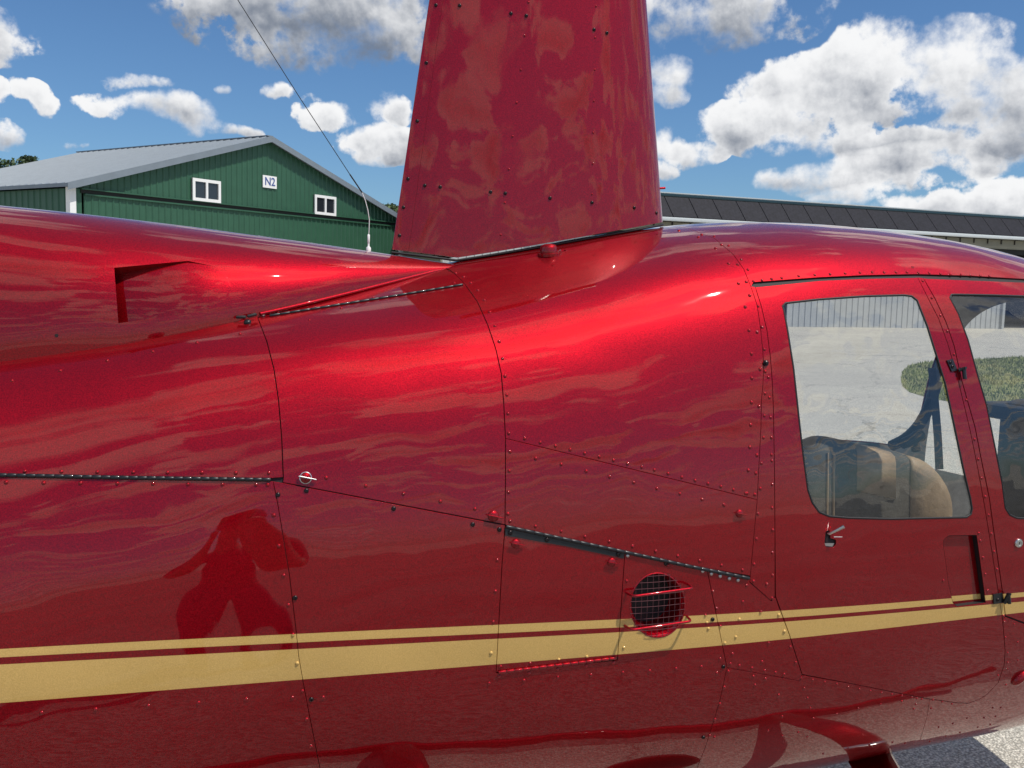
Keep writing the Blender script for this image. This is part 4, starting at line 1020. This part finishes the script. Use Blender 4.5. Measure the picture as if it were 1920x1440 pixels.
# instrument console and the windshield bow
con = box_obj('instrument_console', (3.28, -.02, .92), (.30, .42, .66), 'black_rubber', ROOT, bevel=.05)
box_obj('instrument_hood', (3.26, -.05, 1.20), (.34, .62, .06), 'black_rubber', con, bevel=.02)
tube('windshield_bow', [(XF + .01, -.30, 1.66), (XF + .16, -.10, 1.52), (XF + .30, -.02, 1.36), (XF + .36, 0, 1.15)], .022, 'black_metal', ROOT, 10)

# the helicopter stands on its skids: from here on everything is in the world's own frame
ROOT.location = (0, 0, LIFT)
CAM = CAM + np.array([0, 0, LIFT])
# ------------------------------------------------------------------ ground
m, nb, out = new_mat('tarmac')
p_ = nb.node('ShaderNodeBsdfPrincipled'); nb.link(p_.outputs[0], out.inputs[0]); p_.inputs['Roughness'].default_value = .85; p_.inputs['Specular IOR Level'].default_value = .3
tcn = nb.node('ShaderNodeTexCoord'); o_ = tcn.outputs['Object']
vo = nb.node('ShaderNodeTexVoronoi'); vo.inputs['Scale'].default_value = 95; nb.link(o_, vo.inputs['Vector'])
sp = nb.node('ShaderNodeSeparateColor'); nb.link(vo.outputs['Color'], sp.inputs[0])
stone = nb.mix(sp.outputs[0], (0.43, 0.40, 0.335, 1), (0.88, 0.83, 0.71, 1))
gap_ = nb.smooth(vo.outputs['Distance'], .25, .75)
stone = nb.mix(nb.math('MULTIPLY', gap_, .6), stone, (0.12, 0.115, 0.10, 1))
big_ = nb.noise(o_, .35, 6, .6).outputs[0]
stone = nb.mix(nb.smooth(big_, .38, .68, 0.0, .35), stone, (0.36, 0.34, 0.295, 1))
mp = nb.node('ShaderNodeMapping'); mp.inputs['Scale'].default_value = (.05, 1.2, 1); nb.link(o_, mp.inputs[0])
stone = nb.mix(nb.smooth(nb.noise(mp.outputs[0], .8, 4, .6).outputs[0], .55, .75, 0, .3), stone, (0.16, 0.155, 0.145, 1))
vc = nb.node('ShaderNodeTexVoronoi'); vc.feature = 'DISTANCE_TO_EDGE'; vc.inputs['Scale'].default_value = .35
nb.link(nb.vmath('ADD', o_, nb.vmath('MULTIPLY', nb.noise(o_, 1.7, 5, .65).outputs['Color'], (1.1, 1.1, 0))), vc.inputs['Vector'])
crk = nb.smooth(vc.outputs['Distance'], .002, .006, .5, 0.0)
stone = nb.mix(crk, stone, (0.05, 0.048, 0.045, 1))
nb.link(stone, p_.inputs['Base Color'])
b_ = nb.node('ShaderNodeBump'); b_.inputs['Distance'].default_value = .006; b_.inputs['Strength'].default_value = 1
nb.link(nb.math('SUBTRACT', 1.0, vo.outputs['Distance']), b_.inputs['Height']); nb.link(b_.outputs[0], p_.inputs['Normal'])
R_ = [0, 6, 20, 60, 200, 800, 6000]; V = [(0, 0, 0)]; F = []
for r in R_[1:]: V += [(r * math.cos(2 * PI * k / 48), r * math.sin(2 * PI * k / 48), 0) for k in range(48)]
F += [(0, 1 + k, 1 + (k + 1) % 48) for k in range(48)]
for i in range(len(R_) - 2): F += [(1 + i * 48 + k, 1 + (i + 1) * 48 + k, 1 + (i + 1) * 48 + (k + 1) % 48, 1 + i * 48 + (k + 1) % 48) for k in range(48)]
tag(mesh_obj('ground', V, F, 'tarmac'), kind='structure')

m, nb, out = new_mat('reflected_dark_ground')  # for the unseen ground sheet added to darken reflections
p_ = nb.node('ShaderNodeBsdfPrincipled'); nb.link(p_.outputs[0], out.inputs[0]); p_.inputs['Roughness'].default_value = .9
o_ = nb.node('ShaderNodeTexCoord').outputs['Object']
va = nb.node('ShaderNodeTexVoronoi'); va.inputs['Scale'].default_value = 70; nb.link(o_, va.inputs['Vector'])
sa = nb.node('ShaderNodeSeparateColor'); nb.link(va.outputs['Color'], sa.inputs[0])
c_ = nb.mix(sa.outputs[0], (0.11, 0.106, 0.10, 1), (0.36, 0.35, 0.32, 1))
nb.link(nb.mix(nb.smooth(nb.noise(o_, .5, 6, .6).outputs[0], .4, .65, 0, .5), c_, (0.11, 0.106, 0.10, 1)), p_.inputs['Base Color'])
b_ = nb.node('ShaderNodeBump'); b_.inputs['Distance'].default_value = .006; nb.link(va.outputs['Distance'], b_.inputs['Height']); nb.link(b_.outputs[0], p_.inputs['Normal'])
V = []; F = []
for i in range(41):                                        # unseen dark ground this side, added to darken reflections in the skin, uneven edge
    x = -60 + i * 3.0; V += [(x, -60, .004), (x, -.95 + .05 * math.sin(i * 2.3), .004)]
for i in range(40): F.append((2 * i, 2 * i + 2, 2 * i + 3, 2 * i + 1))
tag(mesh_obj('unseen_dark_ground', V, F, 'reflected_dark_ground'), kind='structure')
simple('grass_soil', (0.18, 0.18, 0.06), .9, var=.35, vscale=1.3)
simple('grass_blade', (0.24, 0.26, 0.075), .7, var=.35, vscale=.8)
gp = [at_z(x, y, .004) for x, y in [(1689, 712), (1692, 696), (1705, 685), (1735, 679), (1800, 675), (1920, 669), (2200, 668), (2200, 800), (1920, 764), (1800, 757), (1738, 745), (1705, 735), (1692, 724)]]
tag(mesh_obj('grass_verge', gp, [tuple(range(len(gp)))], 'grass_soil'), kind='structure')
gq = np.array([(p[0], p[1]) for p in gp]); lo, hi = gq.min(0), gq.max(0); V, F = [], []; n_ = 0
C_ = np.random.rand(60000, 2) * (hi - lo) + lo; C_ = C_[inside(gq, C_)][:16000]
for x, y in C_:
    h_ = random.uniform(.03, .10); a = random.uniform(0, PI); wdt = random.uniform(.008, .02); b = len(V)
    V += [(x - math.cos(a) * wdt, y - math.sin(a) * wdt, .003), (x + math.cos(a) * wdt, y + math.sin(a) * wdt, .003), (x + random.uniform(-.03, .03), y + random.uniform(-.03, .03), h_)]; F.append((b, b + 1, b + 2))
tag(mesh_obj('grass', V, F, 'grass_blade'), kind='stuff')

# ------------------------------------------------------------------ green hangar
simple('green_metal', (0.031, 0.098, 0.058), .42, var=.06, vscale=1.5, spec=.4)
simple('roof_metal', (0.175, 0.21, 0.245), .5, .0, var=.05, vscale=2)
simple('white_trim', (0.78, 0.78, 0.77), .5)
simple('dark_glass', (0.02, 0.024, 0.03), .12, spec=.8)
simple('gap_black', (0.01, 0.012, 0.011), .8)
simple('sign_blue', (0.05, 0.09, 0.28), .5)
gA = at_z(130, 347, 5.0 + LIFT); gP = at_z(500, 262, 8.06 + LIFT); dd = gP - gA; dd[2] = 0; half = float(np.linalg.norm(dd)); dx = dd / half; dy = np.array([-dx[1], dx[0], 0])
ang = math.atan2(dx[1], dx[0]); GW, GL, EH, RH = 2 * half, 14.0, 5.0 + LIFT, 8.06 + LIFT
hangar = empty('green_hangar', (gA[0], gA[1], 0), ang)
tag(hangar, 'green corrugated metal hangar with a grey gable roof and white N2 sign', 'hangar')
def roofh(x): return EH + (RH - EH) * (1 - abs(x - half) / half)
BEAM = 4.90 + LIFT
def wall_panel(x0_, x1_, z0, zt0, zt1, parent, y=0.0, mat='green_metal', rib=.035, name='wall_panel'):
    """one sheet: flat pan with a raised rib along its left edge"""
    w_ = x1_ - x0_; xs = [0, .035, .075, .11, w_ - .002]; ys = [0, -rib, -rib, 0, 0]; V, F = [], []
    for xx, yy in zip(xs, ys):
        zt = zt0 + (zt1 - zt0) * xx / w_; V += [(x0_ + xx, y + yy, z0), (x0_ + xx, y + yy, zt)]
    for i in range(4): F.append((2 * i, 2 * i + 2, 2 * i + 3, 2 * i + 1))
    return mesh_obj(name, V, F, mat, parent)
NP = 64; pw = (GW - .46) / NP
for i in range(NP):
    a, b = .23 + i * pw, .23 + (i + 1) * pw
    wall_panel(a, b, BEAM + .03, roofh(a) - .02, roofh(b) - .02, hangar)
leaf_d = mesh_obj('hangar_door', [(.6, .05, 0), (GW - .6, .05, 0), (GW - .6, .05, BEAM), (.6, .05, BEAM)], [(0, 1, 2, 3)], 'green_metal', hangar)
NB_ = 61; pb = (GW - 1.2) / NB_
for i in range(NB_): wall_panel(.6 + i * pb, .6 + (i + 1) * pb, .02, BEAM - .17, BEAM - .17, leaf_d, .02, name='door_sheet')
wall_panel(.23, .5, .0, BEAM, BEAM, hangar); wall_panel(GW - .5, GW - .23, 0, BEAM, BEAM, hangar)
box_obj('door_header', (half, -.06, BEAM + .01), (GW - .9, .12, .05), 'green_metal', hangar)
box_obj('door_gap', (half, .0, BEAM - .08), (GW - .9, .10, .13), 'gap_black', hangar)
box_obj('door_rail', (half, -.045, BEAM - .19), (GW - 1.2, .07, .06), 'green_metal', hangar)
for sx in (.10, GW - .10): box_obj('corner_trim', (sx, .07, EH / 2 - .03), (.26, .26, EH - .06), 'white_trim', hangar)
box_obj('side_wall', (0.05, GL / 2, EH / 2 - .05), (.06, GL - .4, EH - .1), 'green_metal', hangar)
for i in range(34):
    o = wall_panel(0, .40, .0, EH - .12, EH - .12, hangar); o.rotation_euler = (0, 0, -PI / 2); o.location = (.015, .4 + i * .40 + .0, 0)
box_obj('side_wall', (GW - .05, GL / 2, EH / 2 - .05), (.06, GL - .4, EH - .1), 'green_metal', hangar)
mesh_obj('back_wall', [(0, GL, 0), (GW, GL, 0), (GW, GL, EH - .05), (half, GL, RH - .05), (0, GL, EH - .05)], [(0, 1, 2, 3, 4)], 'green_metal', hangar)
ov, oe, th = .35, .30, .14; sl_ = (RH - EH) / half
for sgn in (-1, 1):
    x_e = half + sgn * (half + oe); z_e = EH - sl_ * oe; V = []
    for yy in (-ov, GL + .2):
        V += [(half, yy, RH), (x_e, yy, z_e), (x_e, yy, z_e + th), (half, yy, RH + th)]
    F = [(0, 1, 2, 3), (7, 6, 5, 4), (0, 4, 5, 1), (2, 1, 5, 6), (3, 2, 6, 7)]
    if sgn > 0: F = [f[::-1] for f in F]
    rf = mesh_obj('roof', V, F, 'roof_metal', hangar)
    n_ = 30; V, F = [], []                                           # raised seams run down the slope
    for i in range(n_):
        yy = -ov + .2 + i * (GL + .4) / n_; b = len(V)
        for (xx, zz) in ((half + sgn * .05, RH - sl_ * .05), (x_e, z_e)):
            V += [(xx, yy - .02, zz + th), (xx, yy, zz + th + .035), (xx, yy + .02, zz + th)]
        F += [(b, b + 3, b + 4, b + 1), (b + 1, b + 4, b + 5, b + 2)]
    tag(mesh_obj('roof_seam', V, F, 'roof_metal', rf), kind='stuff')
    mesh_obj('barge_board', [(half, -ov - .01, RH - .12), (x_e, -ov - .01, z_e - .12), (x_e, -ov - .01, z_e + th + .01), (half, -ov - .01, RH + th + .01)], [(0, 1, 2, 3) if sgn > 0 else (3, 2, 1, 0)], 'roof_metal', rf)
box_obj('ridge_cap', (half, GL / 2, RH + th + .01), (.36, GL + .5, .05), 'roof_metal', hangar)
def on_wall(px, py):
    d = ray(px, py); n = np.array([dx[1], -dx[0], 0]); t = ((gA - CAM) @ n) / (d @ n); q = CAM + t * d - gA; return float(q @ dx), float(CAM[2] + t * d[2])
for (c0, c1) in (((357, 333.5), (411, 381)), ((585, 365), (628.5, 405))):
    (xa, za), (xb, zb) = on_wall(*c0), on_wall(*c1); ww, hh = 1.52, .95; cx_, cz_ = (xa + xb) / 2, (za + zb) / 2
    f = box_obj('window', (cx_, -.05, cz_), (ww, .06, hh), 'dark_glass', hangar); fr = .13
    for (px_, pz_, sx, sz) in ((0, hh / 2 - fr / 2, ww, fr), (0, -hh / 2 + fr / 2, ww, fr), (-ww / 2 + fr / 2, 0, fr, hh - 2 * fr), (ww / 2 - fr / 2, 0, fr, hh - 2 * fr), (0, 0, .11, hh - 2 * fr)):
        box_obj('window_frame', (cx_ + px_, -.09, cz_ + pz_), (sx, .10, sz), 'white_trim', f)
(xa, za), (xb, zb) = on_wall(491, 329), on_wall(517, 353.5)
sg = box_obj('sign', ((xa + xb) / 2, -.055, (za + zb) / 2), (xb - xa, .03, .56), 'white_trim', hangar)
fc = bpy.data.curves.new('sign_lettering', 'FONT'); fc.body = 'N2'; fc.size = .52; fc.align_x = 'CENTER'; fc.align_y = 'CENTER'; fc.extrude = .004; fc.offset = .006
ft = bpy.data.objects.new('tmp', fc); COL.objects.link(ft); dg = bpy.context.evaluated_depsgraph_get(); me = bpy.data.meshes.new_from_object(ft.evaluated_get(dg)); bpy.data.objects.remove(ft)
me.materials.clear(); me.materials.append(MATS['sign_blue']); lt = link(bpy.data.objects.new('sign_lettering', me), sg); lt.rotation_euler = (PI / 2, 0, 0); lt.location = ((xa + xb) / 2, -.078, (za + zb) / 2)

# ------------------------------------------------------------------ long hangar with solar panels
simple('solar_glass', (0.014, 0.014, 0.020), .5, var=.35, vscale=6, spec=.12)
simple('teal_metal', (0.008, 0.036, 0.050), .4)
simple('gutter_white', (0.52, 0.56, 0.57), .5)
simple('beige_metal', (0.21, 0.20, 0.15), .6, var=.08, vscale=1)
simple('door_metal', (0.42, 0.43, 0.43), .5, var=.05, vscale=1)
simple('dark_inside', (0.03, 0.026, 0.022), .9)
H_ = 5.4 + LIFT; G0, G1 = at_z(1240, 408, H_), at_z(1920, 446, H_); ed = (G1 - G0) / np.linalg.norm(G1 - G0); en = np.array([-ed[1], ed[0], 0])
LB = float(np.linalg.norm(G1 - G0)); shed = empty('long_hangar', (G0[0], G0[1], 0), math.atan2(ed[1], ed[0]))
tag(shed, 'long low hangar with dark solar panels on its roof, behind the cabin', 'hangar')
DPT = 1.15; zr = H_
M_ = at_z(1580, 427, H_) + en * DPT
while True:
    q = proj(np.array([[M_[0], M_[1], zr]]))[0]
    if q[1] < 362 + .0632 * (q[0] - 1240) + 6: break
    zr += .01
X0, X1 = -12.0, LB + 14.0
sl2 = math.atan2(zr - H_, DPT)
mesh_obj('roof', [(X0, 0, H_), (X1, 0, H_), (X1, DPT, zr), (X0, DPT, zr), (X0, 9, H_ - .3), (X1, 9, H_ - .3)], [(0, 1, 2, 3), (3, 2, 5, 4)], 'dark_inside', shed)
pwid = LB / 680 * 40.4 * .985; npan = int((X1 - X0) / pwid); hyp = math.hypot(DPT, zr - H_)
off = (1230 + 285 / 4.085 - 1240) / 680 * LB * .985
bm = bmesh.new(); add_box(bm, (0, 0, 0), (pwid * .975, hyp * .93, .05), bevel=.008)
sm = bpy.data.meshes.new('solar_panel'); bm.to_mesh(sm); bm.free(); sm.materials.append(MATS['solar_glass'])
for i in range(-7, npan):
    xx = off + (i - .5) * pwid
    if xx < X0 + 1 or xx > X1 - 1: continue
    o = link(bpy.data.objects.new('solar_panel', sm), shed); o.location = (xx, DPT * .5 - .04 * math.sin(sl2), H_ + (zr - H_) * .5 + .04 * math.cos(sl2)); o.rotation_euler = (sl2, 0, 0)
box_obj('ridge_cap', ((X0 + X1) / 2, DPT + .02, zr + .06), (X1 - X0, .30, .15), 'teal_metal', shed, bevel=.02)
box_obj('ridge_flashing', ((X0 + X1) / 2, DPT + .12, zr + .20), (X1 - X0, .20, .06), 'gutter_white', shed)
box_obj('gutter', ((X0 + X1) / 2, -.12, H_ - .06), (X1 - X0, .22, .20), 'gutter_white', shed, bevel=.03)
box_obj('fascia', ((X0 + X1) / 2, .30, H_ - .46), (X1 - X0, .08, .56), 'beige_metal', shed)
k = 0
while X0 + .5 + k * 1.12 < X1: box_obj('fascia_post', (X0 + .5 + k * 1.12, .24, H_ - .32), (.07, .06, .26), 'dark_inside', shed); k += 1
box_obj('track_shade_band', ((X0 + X1) / 2, .42, H_ - .90), (X1 - X0, .12, .32), 'gap_black', shed)  # black band put in as the shade of the recessed track
dpx = (1890 - 1240) / 680 * LB * 1.01
nd = int((dpx - X0) / .42)
for i in range(nd): wall_panel(dpx - (i + 1) * .42, dpx - i * .42, .0, H_ - 1.06, H_ - 1.06, shed, .5, 'door_metal', .04, 'door_panel')
box_obj('door_jamb', (dpx + .10, .46, (H_ - 1.06) / 2), (.20, .2, H_ - 1.06), 'door_metal', shed)
mesh_obj('inside_wall', [(X0, 8.9, 0), (X1, 8.9, 0), (X1, 8.9, H_ - .4), (X0, 8.9, H_ - .4)], [(0, 1, 2, 3)], 'dark_inside', shed)
for xx in (X0, X1): box_obj('end_wall', (xx, 4.5, H_ / 2 - .3), (.1, 8.6, H_ - .6), 'beige_metal', shed)
for i in range(20): wall_panel(dpx + 8 + i * .42, dpx + 8 + (i + 1) * .42, .0, H_ - 1.06, H_ - 1.06, shed, .5, 'door_metal', .04, 'door_panel') if dpx + 8 + (i + 1) * .42 < X1 else None

# ------------------------------------------------------------------ trees
simple('bark', (0.09, 0.065, 0.045), .9, bump=.6, bscale=12)
simple('leaf_dark', (0.035, 0.065, 0.018), .6, var=.4, vscale=.9)
simple('leaf_light', (0.07, 0.105, 0.03), .6, var=.4, vscale=.9)
def tree(loc_, h, r, mat, label, seed, n=2600):
    rnd = random.Random(seed); t = empty('tree', loc_); tag(t, label, 'tree', None)
    V, F = tube_geo([(0, 0, 0), (.1, 0, h * .25), (-.05, .1, h * .5), (.05, 0, h * .8)], [.035 * h, .028 * h, .018 * h, .006 * h], 8)
    clumps = []
    for k in range(16):
        a = rnd.uniform(0, 2 * PI); z = rnd.uniform(.40, .93) * h; rr = r * rnd.uniform(.25, .85) * math.sqrt(max(.05, 1 - ((z / h - .62) / .42) ** 2))
        c = (math.cos(a) * rr, math.sin(a) * rr, z); clumps.append((c, r * rnd.uniform(.22, .42)))
        v2, f2 = tube_geo([(0, 0, z * .62), (c[0] * .5, c[1] * .5, z * .82), c], [.010 * h, .006 * h, .002 * h], 5); b = len(V); V += v2; F += [tuple(i + b for i in f) for f in f2]
    mesh_obj('trunk', V, F, 'bark', t, True); V, F = [], []
    for k in range(n):
        c, cr_ = rnd.choice(clumps); d = Vector((rnd.gauss(0, 1), rnd.gauss(0, 1), rnd.gauss(0, 1))).normalized() * cr_ * rnd.uniform(.35, 1.05) ** .6
        p = Vector(c) + Vector((d.x, d.y, d.z * .8)); nrm = Vector((rnd.gauss(0, 1), rnd.gauss(0, 1), rnd.gauss(.5, 1))).normalized(); u_ = nrm.orthogonal().normalized(); v_ = nrm.cross(u_); s = rnd.uniform(.10, .22) * r / 2.5
        b = len(V); V += [p - u_ * s, p + v_ * s * .55, p + u_ * s, p - v_ * s * .55]; F.append((b, b + 1, b + 2, b + 3))
    mesh_obj('crown', V, F, mat, t)
tp = at_z(36, 318, 9.5 + LIFT); tree((tp[0], tp[1], 0), 10.9 + LIFT, 2.4, 'leaf_dark', 'dark leafy tree showing its top over the left end of the grey roof', 3)
tp = at_z(-2, 334, 9.0 + LIFT); tree((tp[0], tp[1], 0), 9.7 + LIFT, 2.6, 'leaf_light', 'paler tree at the extreme left edge beyond the grey roof', 4)
tp = at_z(738, 388, 8.4 + LIFT); tree((tp[0], tp[1], 0), 8.7 + LIFT, 3.4, 'leaf_light', 'tree peeking out between the green hangar gable and the mast fairing', 5)

# ------------------------------------------------------------------ the person taking the picture, seen mirrored in the side
simple('skin', (0.46, 0.27, 0.19), .55); simple('shirt', (0.11, 0.115, 0.13), .85); simple('denim', (0.09, 0.11, 0.17), .85); simple('shoe', (0.05, 0.045, 0.04), .7)
px_, py_ = -.02, -3.21
JT = [((0,0,.98),.145),((0,0,1.14),.13),((0,.01,1.32),.145),((0,.01,1.47),.10),((0,.03,1.56),.055),((0,.05,1.66),.085),((0,.05,1.76),.088),((0,.045,1.83),.05)]
edges = [(i, i + 1) for i in range(7)]
for sx in (-1, 1):
    b = len(JT)
    JT += [((sx*.19,.02,1.46),.062),((sx*.27,.10,1.28),.050),((sx*.235,.17,1.24),.045),((sx*.13,.33,1.55),.034),((sx*.09,.38,1.66),.028),((sx*.085,.40,1.73),.034)]
    edges += [(3, b)] + [(b + i, b + i + 1) for i in range(5)]
    b = len(JT)
    JT += [((sx*.10,0,.90),.095),((sx*.115,.02,.52),.062),((sx*.12,-.01,.12),.042),((sx*.125,0,.05),.045),((sx*.13,.15,.035),.036)]
    edges += [(0, b)] + [(b + i, b + i + 1) for i in range(4)]
me = bpy.data.meshes.new('person'); me.from_pydata([(x + px_, y + py_, z) for (x, y, z), r in JT], edges, []); tmp = bpy.data.objects.new('tmp', me); COL.objects.link(tmp)
sk = tmp.modifiers.new('skin', 'SKIN'); ss_ = tmp.modifiers.new('sub', 'SUBSURF'); ss_.levels = 2; ss_.render_levels = 2
for i, (c, r) in enumerate(JT):
    v = me.skin_vertices[0].data[i]; v.radius = (r * (1.28 if i in (1, 2) else 1.0), r * (.85 if i in (0, 1, 2, 3) else 1.0)); v.use_root = (i == 0)
dg = bpy.context.evaluated_depsgraph_get(); pm = bpy.data.meshes.new_from_object(tmp.evaluated_get(dg)); bpy.data.objects.remove(tmp); pm.name = 'person'
pm.materials.clear()
for k in ('skin', 'shirt', 'denim', 'shoe'): pm.materials.append(MATS[k])
for f in pm.polygons:
    c = f.center; r = c.x - px_; d = c.y - py_
    f.use_smooth = True
    f.material_index = 3 if c.z < .085 else 2 if c.z < 1.02 else 1 if (c.z < 1.50 and d < .15) else 0
person = link(bpy.data.objects.new('person', pm)); tag(person, 'person in dark shirt and jeans holding up a phone, mirrored in the left panels', 'person')
V, F = lathe([(.105, 0), (.107, .03), (.098, .075), (.07, .11), (.02, .125)], 16); b = len(V)
V += [(x * .085, .07 + y, -.004) for x, y in ((-1, 0), (1, 0), (.7, .09), (-.7, .09))] + [(x * .085, .07 + y, .004) for x, y in ((-1, 0), (1, 0), (.7, .09), (-.7, .09))]
F += [(b + 3, b + 2, b + 1, b), (b + 4, b + 5, b + 6, b + 7), (b, b + 1, b + 5, b + 4), (b + 1, b + 2, b + 6, b + 5), (b + 2, b + 3, b + 7, b + 6), (b + 3, b, b + 4, b + 7)]
cap_ = mesh_obj('cap', V, F, 'denim', person, True); cap_.location = (px_, py_ + .05, 1.765)
for sx in (-1, 1):
    for k in range(4):
        z = 1.745 + k * .021; x = px_ + sx * .085
        tube('finger', [(x, py_ + .395, z), (x - sx * .012, py_ + .425, z + .004), (x - sx * .032, py_ + .43, z + .004), (x - sx * .046, py_ + .418, z)], [.0095, .009, .008, .006], 'skin', person, 7)
    tube('thumb', [(px_ + sx * .080, py_ + .385, 1.735), (px_ + sx * .066, py_ + .395, 1.765), (px_ + sx * .05, py_ + .396, 1.782)], [.012, .010, .007], 'skin', person, 7)
box_obj('phone', (px_, py_ + .410, 1.785), (.15, .009, .074), 'black_metal', person, bevel=.004)
